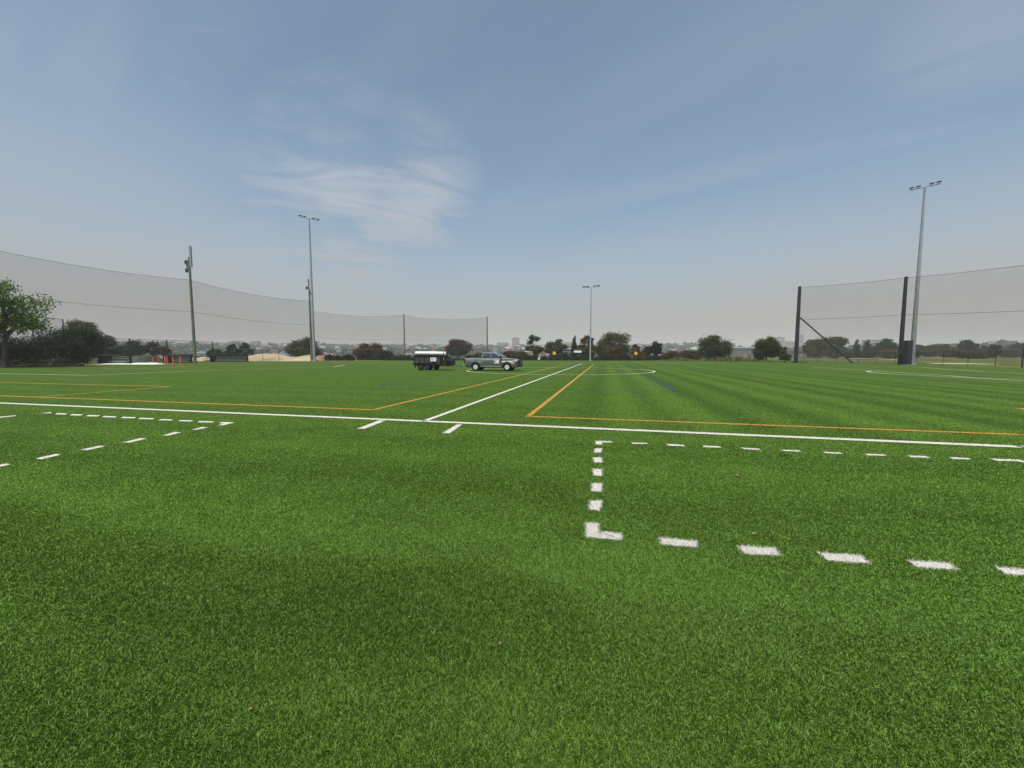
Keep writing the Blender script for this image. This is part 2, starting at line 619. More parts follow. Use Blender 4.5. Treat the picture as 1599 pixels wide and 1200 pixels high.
def terrain():
    rs = [3, 20, 60, 100, 117] + [118 + 6 * k for k in range(1, 20)] + [240 + 20 * k for k in range(1, 15)]
    r = rs[-1]
    while r < 1780:
        r *= 1.05
        rs.append(min(r, 1780))
    nA = 300
    vs = [(0, 0, 0)]
    for r in rs:
        for k in range(nA):
            a = 2 * PI * k / nA
            x, y = r * math.sin(a), r * math.cos(a)
            vs.append((x, y, tz(x, y)))
    fs = [(0, 1 + (k + 1) % nA, 1 + k) for k in range(nA)]
    for i in range(len(rs) - 1):
        o = 1 + i * nA
        for k in range(nA):
            k2 = (k + 1) % nA
            fs.append((o + k, o + k2, o + nA + k2, o + nA + k))
    mb = MB()
    mb.add(vs, fs)
    m, n, l, b = new_mat('open_ground')
    ge = n.new('ShaderNodeNewGeometry')
    no = n.new('ShaderNodeTexNoise')
    no.inputs['Scale'].default_value = 0.035
    no.inputs['Detail'].default_value = 6
    l.new(ge.outputs['Position'], no.inputs['Vector'])
    r = n.new('ShaderNodeValToRGB')
    e = r.color_ramp.elements
    e.new(0.5)
    for k, (p, c) in enumerate(((0.35, (0.07, 0.09, 0.018)), (0.5, (0.10, 0.115, 0.026)), (0.68, (0.16, 0.145, 0.055)))):
        e[k].position = p
        e[k].color = (*c, 1)
    l.new(no.outputs[0], r.inputs[0])
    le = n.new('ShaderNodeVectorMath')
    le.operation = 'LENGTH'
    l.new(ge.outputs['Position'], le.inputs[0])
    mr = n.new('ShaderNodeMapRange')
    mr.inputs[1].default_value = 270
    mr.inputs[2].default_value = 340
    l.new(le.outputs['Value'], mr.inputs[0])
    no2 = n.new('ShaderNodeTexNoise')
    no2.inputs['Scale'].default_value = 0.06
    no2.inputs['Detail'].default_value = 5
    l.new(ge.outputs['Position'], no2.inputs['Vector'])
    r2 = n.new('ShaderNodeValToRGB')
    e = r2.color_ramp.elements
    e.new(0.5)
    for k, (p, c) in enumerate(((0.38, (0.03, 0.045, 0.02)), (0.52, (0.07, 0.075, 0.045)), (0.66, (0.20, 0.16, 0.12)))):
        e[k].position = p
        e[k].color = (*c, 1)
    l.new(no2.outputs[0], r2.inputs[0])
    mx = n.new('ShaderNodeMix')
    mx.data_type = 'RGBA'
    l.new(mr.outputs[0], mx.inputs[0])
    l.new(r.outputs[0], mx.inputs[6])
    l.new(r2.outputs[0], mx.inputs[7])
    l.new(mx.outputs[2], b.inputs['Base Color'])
    b.inputs['Roughness'].default_value = 0.95
    b.inputs['Specular IOR Level'].default_value = 0.1
    return tag(mb.build('terrain', m, smooth=True), kind='structure')


terrain()

TURF_POLY = [(-59, -40), (-58, 43), (-58, 70), (-49, 96), (-20, 103), (0, 105), (41, 100), (58, 79), (66, 63), (60, 44), (60, -40)]
mb = MB()
mb.add([(x, y, 0.004) for x, y in TURF_POLY], [tuple(range(len(TURF_POLY)))])
tag(mb.build('playing_field', M_['turf']), kind='structure')

# ---------------------------------------------------------------- field markings
QUADS = []      # (four ground points, colour)


def strip(pts_px, wid, col):
    P = [gnd(*p).xy for p in pts_px]
    for i in range(len(P) - 1):
        a, b = P[i], P[i + 1]
        d = (b - a).normalized()
        n_ = Vector((-d.y, d.x)) * wid / 2
        e = d * wid * 0.45
        a2 = a - (e if i else Vector((0, 0)))
        QUADS.append(([a2 - n_, b - n_, b + n_, a2 + n_], col))


def quad_px(pts, col='white'):
    QUADS.append(([gnd(*p).xy for p in pts], col))


def on_v(p, q, wid, col):
    strip([p, q], wid, col)


# main white lines
strip([(-900, 591.2), (665, 658.7)], 0.17, 'white')
strip([(665, 658.7), (1599, 699), (2500, 737.9)], 0.17, 'white')
strip([(661, 659), (909, 568.2)], 0.13, 'white')
for q in ([(556, 670.6), (570, 670.9), (603, 657.6), (591, 657.4)], [(690, 677.3), (702.5, 678), (722.5, 664), (713, 663.6)]):
    quad_px(q)
# centre circle of the right-hand small pitch, far lines
cc, cr = Vector((4.6, 38.8)), 9.0
prev = None
for k in range(73):
    a = 2 * PI * k / 72
    if prev is not None:
        p0, p1 = [(cc + Vector((math.cos(t), math.sin(t))) * rr) for t, rr in ((prev, cr - .08), (a, cr - .08))]
        p2, p3 = [(cc + Vector((math.cos(t), math.sin(t))) * (cr + .08)) for t in (a, prev)]
        QUADS.append(([p0, p1, p2, p3], 'white'))
    prev = a
W_ = 0.16
strip([(-60, 583), (60, 585.2), (140, 586.6)], W_, 'white')
strip([(140, 586.6), (320, 579), (470, 574.5), (520, 573.5), (538, 570.5)], W_, 'white')
strip([(160, 575.5), (230, 575.5), (310, 572.3)], W_, 'white')
strip([(385, 569.8), (605, 567.4)], W_, 'white')
strip([(560, 567.8), (1130, 567.2)], 0.2, 'white')
strip([(1268, 573.5), (1320, 576.6), (1390, 581.3), (1477, 586.7), (1520, 590.3), (1640, 594)], W_, 'white')
strip([(1375, 579.4), (1360, 579.7), (1353, 580.8), (1362, 582.2), (1390, 584.4), (1468, 588.4), (1520, 590.7), (1599, 595.4), (1700, 600)], W_, 'white')
strip([(1300, 571.6), (1440, 574.5), (1543, 581), (1700, 588)], W_, 'white')
# orange
strip([(927, 569.6), (825, 651), (1599, 679.8), (2500, 713.5)], 0.13, 'orange')
strip([(884, 569.2), (583, 640.7), (0, 618.6), (-900, 585)], 0.13, 'orange')
strip([(-60, 596.5), (267, 604.3), (60, 620.4)], 0.13, 'orange')
strip([(1640, 645), (1590, 639), (1660, 637.5)], 0.13, 'orange')
# blue
strip([(1011, 589), (1057, 612), (868, 608.3)], 0.20, 'blue')
strip([(845, 575), (1045, 573.8)], 0.3, 'blue')
strip([(700, 588), (590, 602), (735, 604.5)], 0.14, 'blue')
strip([(1078, 645.5), (1082, 646.5)], 0.1, 'blue')
# dashed box on the left
for x0, x1, yy in ((190, 211, 652.7), (217, 240, 654.3), (249, 269, 656.2), (280, 300, 657.7), (310, 333, 659.3),
                   (160.6, 181, 651.4), (136, 154.4, 649.8), (110.6, 128, 648.4), (87.5, 104, 646.9)):
    quad_px([(x0 - 1.5, yy + 1.0), (x1 - 2, yy + 1.5), (x1 + 2, yy - .2), (x0 + 2, yy - .9)])
quad_px([(46, 648), (64, 646.2), (80, 646.2), (80, 644.4), (62, 644.2)][:4])
quad_px([(-16, 655), (24, 650.6), (26, 649.4), (-10, 652.6)])
for q in ([(340, 665.2), (349, 665), (366, 660.8), (358, 660.2)], [(342, 661.7), (349, 662.6), (358, 660.2), (346, 660.0)],
          [(299, 672.3), (308, 672), (326, 668.4), (316, 667.8)], [(253.6, 681.2), (263, 681.2), (283.5, 676.2), (273, 675.6)],
          [(192, 692), (203, 692.2), (229.5, 686), (219, 685.5)], [(125, 703.8), (137, 704.2), (165.5, 697.9), (154, 697.4)],
          [(53, 717.6), (64, 719.2), (98.5, 710.9), (87, 709.8)], [(-22, 731.5), (-10, 733), (21, 725.8), (9, 725)]):
    quad_px(q)
# dashed box on the right
for q in ([(929.7, 689.2), (957.5, 690.4), (957.8, 692.4), (941.5, 692.2)], [(929.5, 689.3), (941.6, 691), (940.5, 695.7), (928.6, 695)],
          [(984.5, 692), (1012, 692.6), (1013, 694.6), (986.5, 694.6)], [(1039, 694.1), (1067, 695.8), (1070.5, 698.4), (1043, 697.3)],
          [(1096, 696.9), (1124, 697.8), (1127.5, 700.7), (1100, 700)], [(1157, 700.3), (1186, 701.6), (1189.5, 704.2), (1161, 702.8)],
          [(1217, 703.3), (1247, 704), (1253.5, 706.9), (1223, 705.7)], [(1283, 706.6), (1312, 707.6), (1319, 710.4), (1289, 709.2)],
          [(1347, 709.5), (1381, 710.7), (1388.5, 713.6), (1354, 712.4)], [(1415, 712.3), (1446, 713.3), (1455, 716.7), (1422, 715.6)],
          [(1480.5, 715), (1511, 716.3), (1521, 719), (1488, 718.4)], [(1545, 717.3), (1585, 718.5), (1590, 721.8), (1557, 721.3)],
          [(1585, 718.6), (1590, 718.8), (1660, 735), (1585, 721.4)],
          [(927.3, 701.3), (941, 701.3), (940.3, 708.4), (927, 708.2)], [(925.6, 715.4), (941, 715.4), (940.8, 724.5), (926.3, 723.4)],
          [(924.7, 733.5), (941.2, 733.7), (941, 745.6), (925.8, 744)], [(923, 755.8), (941.2, 755.8), (940.6, 770.3), (922.5, 768.8)],
          [(920.5, 783), (941.3, 782.8), (938, 800.4), (918.8, 797.4)], [(913.5, 818), (936, 818), (937, 843.5), (913.2, 841.5)],
          [(936, 831.5), (969, 834.6), (972.5, 840), (972, 846.4)], [(936, 831.6), (972, 846.3), (937, 843.5), (936, 838)],
          [(1029, 841), (1089, 847), (1091.5, 857.8), (1032, 853)], [(1150, 854), (1212.5, 857.6), (1221, 871), (1161, 868)],
          [(1275, 864), (1345, 869), (1361, 883.6), (1292.5, 878.5)], [(1414, 876.5), (1482.6, 880.6), (1499, 893), (1430.4, 889.4)],
          [(1552, 887), (1622, 891), (1642, 904.5), (1570, 900)]):
    quad_px(q)

def inset(q):
    c = sum((Vector(p[:2]) for p in q), Vector((0, 0))) / 4
    if c.length > 9 or max((Vector(p[:2]) - c).length for p in q) > 1.2:
        return q
    out = []
    for i in range(4):
        p, a, b = Vector(q[i][:2]), Vector(q[i - 1][:2]), Vector(q[(i + 1) % 4][:2])
        d = ((a - p).normalized() + (b - p).normalized())
        out.append(p + d * min(.016, .2 * (a - p).length, .2 * (b - p).length))
    return out


names = {'white': 'white_line_markings', 'orange': 'orange_line_markings', 'blue': 'blue_line_markings'}
for ci, c in enumerate(('blue', 'orange', 'white')):
    mb = MB()
    for q, col in QUADS:
        if col == c:
            mb.add([(p[0], p[1], 0.008 + 0.001 * ci) for p in inset(q)], [(0, 1, 2, 3)])
    o = mb.build(names[c], M_['line_' + c])
    tag(o, kind='structure')


# ---------------------------------------------------------------- turf blades around the camera
def blades():
    rng = np.random.default_rng(7)
    half = R(72)
    # radial density (per m2): capped close by, thinning with the distance
    rr = np.linspace(0.8, 34.0, 6000)
    dens = np.minimum(100000, 1700000 / rr ** 3)
    cum = np.cumsum(dens * rr) * (rr[1] - rr[0]) * 2 * half
    total = int(cum[-1])
    r = np.interp(rng.random(total) * cum[-1], cum, rr)
    a = (rng.random(total) * 2 - 1) * half
    x, y = r * np.sin(a), r * np.cos(a)
    # which blades stand in a marking (edges slightly ragged)
    jx, jy = x + rng.normal(0, 0.005, total), y + rng.normal(0, 0.005, total)
    midx = np.zeros(total, dtype=np.int32)
    for q, col in QUADS:
        if col == 'blue':
            continue
        qx = np.array([p[0] for p in q])
        qy = np.array([p[1] for p in q])
        sel = np.where((jx > qx.min()) & (jx < qx.max()) & (jy > qy.min()) & (jy < qy.max()))[0]
        if not len(sel):
            continue
        ins = np.zeros(len(sel), dtype=bool)
        px, py = jx[sel], jy[sel]
        j = 3
        for i in range(4):
            c1 = (qy[i] > py) != (qy[j] > py)
            with np.errstate(divide='ignore', invalid='ignore'):
                c2 = px < (qx[j] - qx[i]) * (py - qy[i]) / (qy[j] - qy[i]) + qx[i]
            ins ^= c1 & c2
            j = i
        midx[sel[ins]] = 1 if col == 'white' else 2
    midx[rng.random(total) < 0.03] = 0
    wdt = (0.0009 + 0.00072 * r) * rng.uniform(0.7, 1.3, total)
    hgt = rng.uniform(0.007, 0.014, total) * np.clip(1.25 - r / 34.0, 0.2, 1.0)
    hgt[midx > 0] *= 1.15
    az = rng.random(total) * 2 * PI
    # pile lies over in swathes: gentle common lean plus random lean
    lean = hgt * rng.uniform(0.3, 1.6, total)
    la = rng.random(total) * 2 * PI
    lx = lean * np.cos(la)
    ly = lean * np.sin(la)
    ca, sa = np.cos(az) * wdt / 2, np.sin(az) * wdt / 2
    V = np.empty((total, 4, 3), dtype=np.float32)
    z0 = 0.004
    V[:, 0] = np.stack([x - ca, y - sa, np.full(total, z0)], 1)
    V[:, 1] = np.stack([x + ca, y + sa, np.full(total, z0)], 1)
    V[:, 2] = np.stack([x + ca * .6 + lx, y + sa * .6 + ly, z0 + hgt], 1)
    V[:, 3] = np.stack([x - ca * .6 + lx, y - sa * .6 + ly, z0 + hgt * 0.96], 1)
    idx = np.arange(total * 4, dtype=np.int32)
    o = np_mesh('grass', V.reshape(-1, 3), idx, 4, [M_['blade'], M_['line_white'], M_['line_orange']], midx)
    tag(o, 'short green synthetic turf pile with white and orange line fibres', 'grass', kind='stuff')


blades()

# ================================================================ trees
def tree(name, px0, px1, ytop, ybase, Y, fol, label, cat='tree', seed=0, trunk_px=None, crown_low=0.35, gaps=0.3,
         leaf=None, n=None, lobes=None, bark='bark', group=None, trunk=True, shape='round', tilt=0):
    rnd = random.Random(seed * 7 + 13)
    rs = np.random.default_rng(seed + 100)
    top = at((px0 + px1) / 2, ytop, Y).z
    xl, xr = at(px0, ytop, Y).x, at(px1, ytop, Y).x
    cx, W = (xl + xr) / 2, (xr - xl)
    z0 = tz(cx, Y)
    H = top - z0
    tx = at(trunk_px, ybase, Y).x - cx if trunk_px else 0.0
    root = empty(name, (cx + tx, Y, z0), 0, label, cat, group)
    ox = -tx
    low = H * crown_low
    nl = lobes or int(8 + 10 * (1 - gaps))
    blobs = []
    for k in range(nl):
        if shape == 'cone':
            t = (k + .5) / nl
            zc = low + (H - low) * t * 0.93
            rr = W / 2 * (1 - t * .85) ** 0.9 * 0.9 + 0.08 * W
            ang = k * 2.4
            off = rr * 0.35
            blobs.append((ox + off * math.cos(ang), off * math.sin(ang), zc, rr * 0.8, (H - low) / nl * 1.6))
            continue
        ang = k * 2.399 + rnd.random() * .8
        t = rnd.random()
        zc = low + (H - low) * (0.12 + 0.72 * t)
        rad = math.sqrt(max(0.05, 1 - ((zc - (low + (H - low) * 0.42)) / ((H - low) * 0.62)) ** 2))
        rho = W / 2 * rad * (0.25 + 0.5 * rnd.random())
        br = W * (0.13 + 0.10 * rnd.random()) * (1.1 - 0.45 * gaps)
        if zc + br * .7 > H:
            zc = H - br * .7
        x = rho * math.cos(ang)
        x = max(-W / 2 + br, min(W / 2 - br, x))
        blobs.append((ox + x, rho * math.sin(ang) * 0.8, zc, br, br * (0.62 + 0.2 * rnd.random())))
    # lobe that fixes the top and the two sides of the silhouette
    if shape != 'cone':
        b = W * 0.16
        blobs.append((ox + (rnd.random() - .5) * W * .25, 0, H - b * .7, b, b * .7))
        blobs.append((ox - W / 2 + b, 0, low + (H - low) * .42, b, b * .8))
        blobs.append((ox + W / 2 - b, 0, low + (H - low) * .38, b, b * .8))
    ls = leaf or max(0.10, min(0.45, Y * 0.0019))
    vol = sum(b[3] ** 2 for b in blobs)
    cnt = n or int(min(15000, max(1200, vol / ls ** 2 * 17.0)))
    pr = np.array([b[3] ** 2 for b in blobs])
    pr = pr / pr.sum()
    ch = rs.choice(len(blobs), cnt, p=pr)
    B = np.array(blobs)[ch]
    d = rs.normal(size=(cnt, 3))
    d /= np.linalg.norm(d, axis=1)[:, None]
    rad = rs.uniform(0.0, 1.0, cnt) ** 0.45 * (1 + 0.22 * rs.normal(size=cnt) * 0.8)
    # twiggy clumps: push leaves by a coherent noise
    P = np.empty((cnt, 3))
    P[:, 0] = B[:, 0] + d[:, 0] * rad * B[:, 3]
    P[:, 1] = B[:, 1] + d[:, 1] * rad * B[:, 3]
    P[:, 2] = B[:, 2] + d[:, 2] * rad * B[:, 4]
    cl = 0.5 * np.sin(P * (2.3 / (W * .09))[None] if False else P * 2.3 / (W * .09) + seed)
    keep = (cl.sum(1) > -0.75 + 0.55 * gaps) | (rs.random(cnt) > 0.55 + 0.3 * gaps)
    P = P[keep]
    P[:, 2] = np.maximum(P[:, 2], 0.05)
    cnt = len(P)
    a = rs.normal(size=(cnt, 3))
    a /= np.linalg.norm(a, axis=1)[:, None]
    b = np.cross(a, rs.normal(size=(cnt, 3)))
    b /= np.linalg.norm(b, axis=1)[:, None]
    s = ls * rs.uniform(0.6, 1.35, cnt)[:, None]
    V = np.stack([P - a * s, P - b * s * .45, P + a * s, P + b * s * .45], 1)
    np_mesh('crown', V.reshape(-1, 3), np.arange(cnt * 4), 4, [FOL[fol]], None, root)
    if trunk:
        mb = MB()
        tr = max(0.05, min(0.35, H * 0.028))
        hub = Vector((ox * .5, 0, low + (H - low) * .25))
        mid = Vector((ox * .2 + rnd.uniform(-.1, .1) * W * .2, 0, hub.z * .5))
        mb.tube([(0, 0, -.1), mid, hub], [tr, tr * .8, tr * .6], 7)
        for bl in blobs:
            e = Vector(bl[:3])
            st = hub.lerp(mid, rnd.random() * .8)
            kn = st.lerp(e, .5) + Vector((rnd.uniform(-.1, .1), rnd.uniform(-.1, .1), .06)) * W * .3
            mb.tube([st, kn, e], [tr * .42, tr * .25, tr * .08], 5)
        mb.build('trunk', M_[bark], root)
    return root


T = tree
# left side, nearest
T('broadleaf_tree', -62, 68, 436, 573, 46, 'light', 'spreading light green tree with dark forked trunk at the left edge', seed=1,
  trunk_px=8, crown_low=.36, gaps=.65, lobes=24, leaf=.16, n=8500)
T('evergreen_shrub', -50, 72, 520, 572, 50, 'dark', 'broad dark shrub mass under the light green tree', 'shrub', seed=2, crown_low=.02, gaps=.1)
T('evergreen_shrub', 66, 152, 511, 571, 54, 'dark', 'large rounded dark green bush right of the light green tree', 'shrub', seed=3, crown_low=.0, gaps=.0, lobes=24, n=16000)
T('gum_tree', 92, 160, 499, 562, 78, 'olive', 'olive gum tree rising behind the large rounded dark bush', seed=4, crown_low=.3, gaps=.6, bark='pale_bark')
T('gum_tree', 138, 188, 524, 566, 80, 'olive', 'low grey-olive gum just right of the rounded dark bush', seed=5, crown_low=.1, gaps=.5, bark='pale_bark')
T('scrub_tree', 184, 222, 532, 562, 92, 'olive', 'small olive tree behind the leftmost black player shelter', seed=6, crown_low=.1, gaps=.4)
T('scrub_tree', 214, 262, 533, 562, 96, 'brown', 'thin brown-leaved tree behind the orange posts', seed=7, crown_low=.25, gaps=.7)
T('scrub_tree', 160, 182, 545, 566, 88, 'dark', 'dark low shrub directly behind the leftmost shelter end', 'shrub', seed=8, crown_low=.0, gaps=.2)
T('scrub_tree', 322, 350, 545, 564, 112, 'olive', 'small yellowish-olive shrub above the rightmost shelter', 'shrub', seed=9, crown_low=.05, gaps=.3)
T('gum_tree', 350, 374, 537, 564, 125, 'dark', 'dark small tree left of the pale sand mound', seed=10, crown_low=.2, gaps=.5)
T('gum_tree', 370, 396, 535, 564, 128, 'dark', 'dark sparse-topped tree at the left end of the pale sand mound', seed=11, crown_low=.3, gaps=.7)
T('gum_tree', 444, 500, 527, 564, 120, 'olive', 'dense olive tree behind the sand mound and the left floodlight mast', seed=12, crown_low=.1, gaps=.25)
for i, (a, b, t, l_) in enumerate(((506, 522, 553, 'right of the reddish soil heap'), (520, 536, 556, 'second right of the reddish soil heap'),
                                 (534, 554, 555, 'left of the brown rounded tree'))):
    T('low_bush', a, b, t, 565, 108, 'dark', 'low dark bush along the far fence, ' + l_, 'shrub', seed=20 + i, crown_low=.0, gaps=.1, trunk=False,
      group='low bushes along the far fence')
T('scrub_tree', 549, 597, 537, 564, 116, 'brown', 'rounded brown-leaved tree between the left mast and the trailer', seed=13, crown_low=.03, gaps=.3)
T('scrub_tree', 590, 618, 549, 564, 114, 'dark', 'dark small shrub right of the rounded brown tree', 'shrub', seed=14, crown_low=.0, gaps=.3)
T('scrub_tree', 694, 737, 530, 565, 130, 'brown', 'rust-tinged tree standing directly behind the trailer front', seed=15, crown_low=.25, gaps=.3)
T('scrub_tree', 655, 700, 553, 565, 125, 'dark', 'low dark scrub behind the trailer', 'shrub', seed=16, crown_low=.0, gaps=.3)
T('scrub_tree', 738, 790, 552, 565, 125, 'olive', 'low olive scrub behind the pickup', 'shrub', seed=17, crown_low=.0, gaps=.3)
T('scrub_tree', 784, 826, 549, 565, 126, 'brown', 'low brown scrub beside the pickup bonnet', 'shrub', seed=18, crown_low=.0, gaps=.3)
T('gum_tree', 819, 850, 523, 565, 122, 'olive', 'ragged olive gum with yellowish left side near the white box', seed=30, crown_low=.05, gaps=.5)
T('gum_tree', 849, 889, 530, 565, 124, 'olive', 'broad brown-olive gum behind the left yellow sign', seed=31, crown_low=.1, gaps=.4)
T('conifer', 889, 905, 525, 565, 122, 'dark', 'narrow dark conifer rising behind the scoreboard', seed=32, shape='cone', crown_low=.05, lobes=9, gaps=.1)
T('gum_tree', 901, 933, 524, 565, 126, 'brown', 'reddish-brown gum beside the central floodlight mast', seed=33, crown_low=.1, gaps=.3)
T('gum_tree', 926, 987, 519, 566, 128, 'olive', 'largest wide olive gum right of the central floodlight mast', seed=34, crown_low=.05, gaps=.2, lobes=22)
T('dead_shrub', 946, 980, 541, 565, 118, 'brown', 'bare grey twiggy shrub in front of the largest gum', 'shrub', seed=35, crown_low=.1, gaps=.75, bark='pale_bark')
T('scrub_tree', 983, 1006, 538, 565, 122, 'brown', 'maroon-brown tree behind the right yellow sign', seed=36, crown_low=.05, gaps=.3)
T('scrub_tree', 999, 1016, 541, 565, 124, 'olive', 'thin olive tree between the maroon tree and the upright dark tree', seed=37, crown_low=.05, gaps=.4)
T('conifer', 1011, 1035, 533, 565, 122, 'dark', 'upright dark green tree at the right end of the central tree group', seed=38, crown_low=.03, gaps=.1)
T('hedge', 1032, 1066, 549, 565, 112, 'brown', 'brown scrub left of the wide dark green tree, nearer the central trees', 'shrub', seed=39, crown_low=.0, gaps=.3)
T('hedge', 1060, 1096, 548, 565, 110, 'brown', 'brown scrub touching the wide dark green tree', 'shrub', seed=40, crown_low=.0, gaps=.3)
T('evergreen_tree', 1089, 1146, 523, 564, 100, 'green', 'wide dark green tree with pointed top in front of dry grass', seed=41, crown_low=.02, gaps=.15, lobes=24)
T('evergreen_tree', 1177, 1220, 526, 566, 94, 'green', 'rounded dense green tree right of the two walkers', seed=42, crown_low=.0, gaps=.05, lobes=24, n=14000)
T('scrub_tree', 1214, 1238, 542, 566, 96, 'olive', 'low olive shrub right of the rounded dense green tree', 'shrub', seed=43, crown_low=.0, gaps=.4)
for i, (a, b, t, f, l_) in enumerate(((1256, 1292, 530, 'olive', 'round olive tree crossed by the net brace'),
                                     (1282, 1322, 526, 'olive', 'taller olive tree right of the net brace'),
                                     (1310, 1336, 545, 'olive', 'low olive shrub before the two small conifers'))):
    T('golf_course_tree', a, b, t, 560, 190 + 8 * i, f, l_, seed=50 + i, crown_low=.03, gaps=.2)
T('conifer', 1331, 1346, 531, 560, 205, 'dark', 'left of two small pointed conifers on the golf course', seed=54, shape='cone', crown_low=.05, lobes=8, gaps=.1)
T('conifer', 1346, 1364, 532, 560, 200, 'dark', 'right of two small pointed conifers on the golf course', seed=55, shape='cone', crown_low=.05, lobes=8, gaps=.1)
for i, (a, b, t, f, Y, l_) in enumerate((
        (1362, 1404, 529, 'dark', 210, 'broad dark tree left of the second net pole'),
        (1378, 1412, 546, 'brown', 190, 'brown shrub beneath the broad dark tree'),
        (1424, 1452, 539, 'olive', 195, 'olive tree right of the right floodlight mast'),
        (1450, 1488, 538, 'olive', 215, 'wide olive tree second from the right mast'),
        (1480, 1512, 545, 'olive', 150, 'olive scrub behind the sand bunker'),
        (1496, 1530, 531, 'dark', 205, 'dark green dome tree above the sand bunker'),
        (1510, 1540, 548, 'brown', 155, 'brown scrub right behind the sand bunker'),
        (1526, 1546, 540, 'dark', 215, 'small dark tree right of the dark dome tree'),
        (1541, 1562, 538, 'dark', 170, 'upright dark tree near the right edge'),
        (1560, 1592, 543, 'olive', 220, 'low olive tree second from the right edge'),
        (1584, 1640, 536, 'dark', 225, 'dark tree cut by the right picture edge'))):
    T('golf_course_tree', a, b, t, 560, Y, f, l_, 'tree', seed=60 + i, crown_low=.03, gaps=.25)

# dry grass and weeds on the verge
def tufts(name, pts, hgt, fol, label, seed, nn_=1500, spread=1.2):
    rs = np.random.default_rng(seed)
    P0 = np.array(pts)
    t = rs.random(nn_) * (len(P0) - 1)
    i = np.minimum(t.astype(int), len(P0) - 2)
    f = (t - i)[:, None]
    P = P0[i] * (1 - f) + P0[i + 1] * f
    P = P + np.concatenate([rs.normal(0, spread, (nn_, 2)), np.zeros((nn_, 1))], 1)
    h = hgt * rs.uniform(.35, 1, nn_) * (0.65 + 0.35 * np.sin(P[:, 0] * 1.7 + np.sin(P[:, 0] * .6) * 3))
    a = rs.random(nn_) * 2 * PI
    wv = rs.uniform(.05, .16, nn_)
    dx, dy = np.cos(a) * wv, np.sin(a) * wv
    lx, ly = rs.normal(0, .25, nn_) * h, rs.normal(0, .25, nn_) * h
    z = P[:, 2]
    V = np.stack([np.stack([P[:, 0] - dx, P[:, 1] - dy, z], 1), np.stack([P[:, 0] + dx, P[:, 1] + dy, z], 1),
                  np.stack([P[:, 0] + dx * .5 + lx, P[:, 1] + dy * .5 + ly, z + h], 1),
                  np.stack([P[:, 0] - dx * .5 + lx, P[:, 1] - dy * .5 + ly, z + h * .9], 1)], 1)
    o = np_mesh(name, V.reshape(-1, 3), np.arange(nn_ * 4), 4, [FOL[fol]])
    tag(o, label, 'grass', kind='stuff')


def vline(pxs, Y):
    return [(at(p, 560, Yk).x, Yk, 0.0) for p, Yk in zip(pxs, Y)]


tufts('dry_grass', vline((1060, 1100, 1176), (104, 98, 93)), 1.5, 'dry', 'tall dry brown grass along the right far verge', 5, 2600, 1.0)
tufts('verge_weeds', vline((1036, 1100, 1180, 1250), (104, 96, 88, 80)), .6, 'light', 'green weeds along the right far verge', 6, 2600, .7)
tufts('undergrowth', vline((615, 800, 1040), (112, 114, 110)), 1.9, 'dark', 'dark undergrowth along the far fence', 7, 9000, 1.6)

# ================================================================ far hillside: woodland and houses
def far_wood():
    rnd = random.Random(5)
    base = []
    bm = bmesh.new()
    bmesh.ops.create_icosphere(bm, subdivisions=2, radius=1)
    iv = np.array([v.co[:] for v in bm.verts])
    itf = np.array([[v.index for v in f.verts] for f in bm.faces])
    bm.free()
    rs = np.random.default_rng(11)
    Vs, Fs = [], []
    off = 0
    cnt = 0
    while cnt < 5200:
        az = rnd.uniform(-56, 57)
        d = 150 + 1050 * rnd.random() ** 0.75
        right = az > 29
        if d < (620 if right else 210):
            continue
        x, y = d * math.sin(R(az)), d * math.cos(R(az))
        if noise.noise(Vector((x * .012, y * .012, 0))) < -0.22 and rnd.random() < .7:
            continue
        h = rnd.uniform(4.0, 9.5) * (1 if rnd.random() < .9 else 1.35)
        wd = h * rnd.uniform(.42, .8)
        zb = tz(x, y)
        if d < 330 and zb + h > 0.5:
            h = max(2.5, .5 - zb)
        jit = 1 + 0.22 * rs.normal(size=len(iv))[:, None]
        V = iv * jit * np.array([wd, wd, h * .55]) + np.array([x, y, zb + h * .45])
        Vs.append(V)
        Fs.append(itf + off)
        off += len(iv)
        cnt += 1
    V = np.concatenate(Vs)
    Fc = np.concatenate(Fs).ravel()
    o = np_mesh('distant_woodland', V, Fc, 3, [FOL['far']])
    tag(o, 'hazy tree cover over the far suburban hills', 'woodland', kind='stuff')


far_wood()

HM = {
    'terracotta': mat('terracotta_roof', (0.26, 0.145, 0.11), 0.9, var=.15),
    'pink': mat('faded_pink_roof', (0.29, 0.21, 0.18), 0.9, var=.15),
    'grey': mat('grey_roof', (0.20, 0.21, 0.23), 0.8, var=.15),
    'pale': mat('pale_roof', (0.36, 0.37, 0.38), 0.7, var=.1),
    'cream': mat('cream_wall', (0.38, 0.34, 0.29), 0.9, var=.08),
    'brick': mat('pink_brick_wall', (0.40, 0.25, 0.20), 0.9, var=.12),
    'whitew': mat('white_render_wall', (0.45, 0.44, 0.43), 0.9, var=.06),
    'win': mat('dark_window_pane', (0.05, 0.06, 0.07), 0.2),
    'greyw': mat('grey_concrete_wall', (0.33, 0.34, 0.35), 0.9, var=.08),
    'bluew': mat('pale_blue_wall', (0.38, 0.43, 0.45), 0.8, var=.08),
}


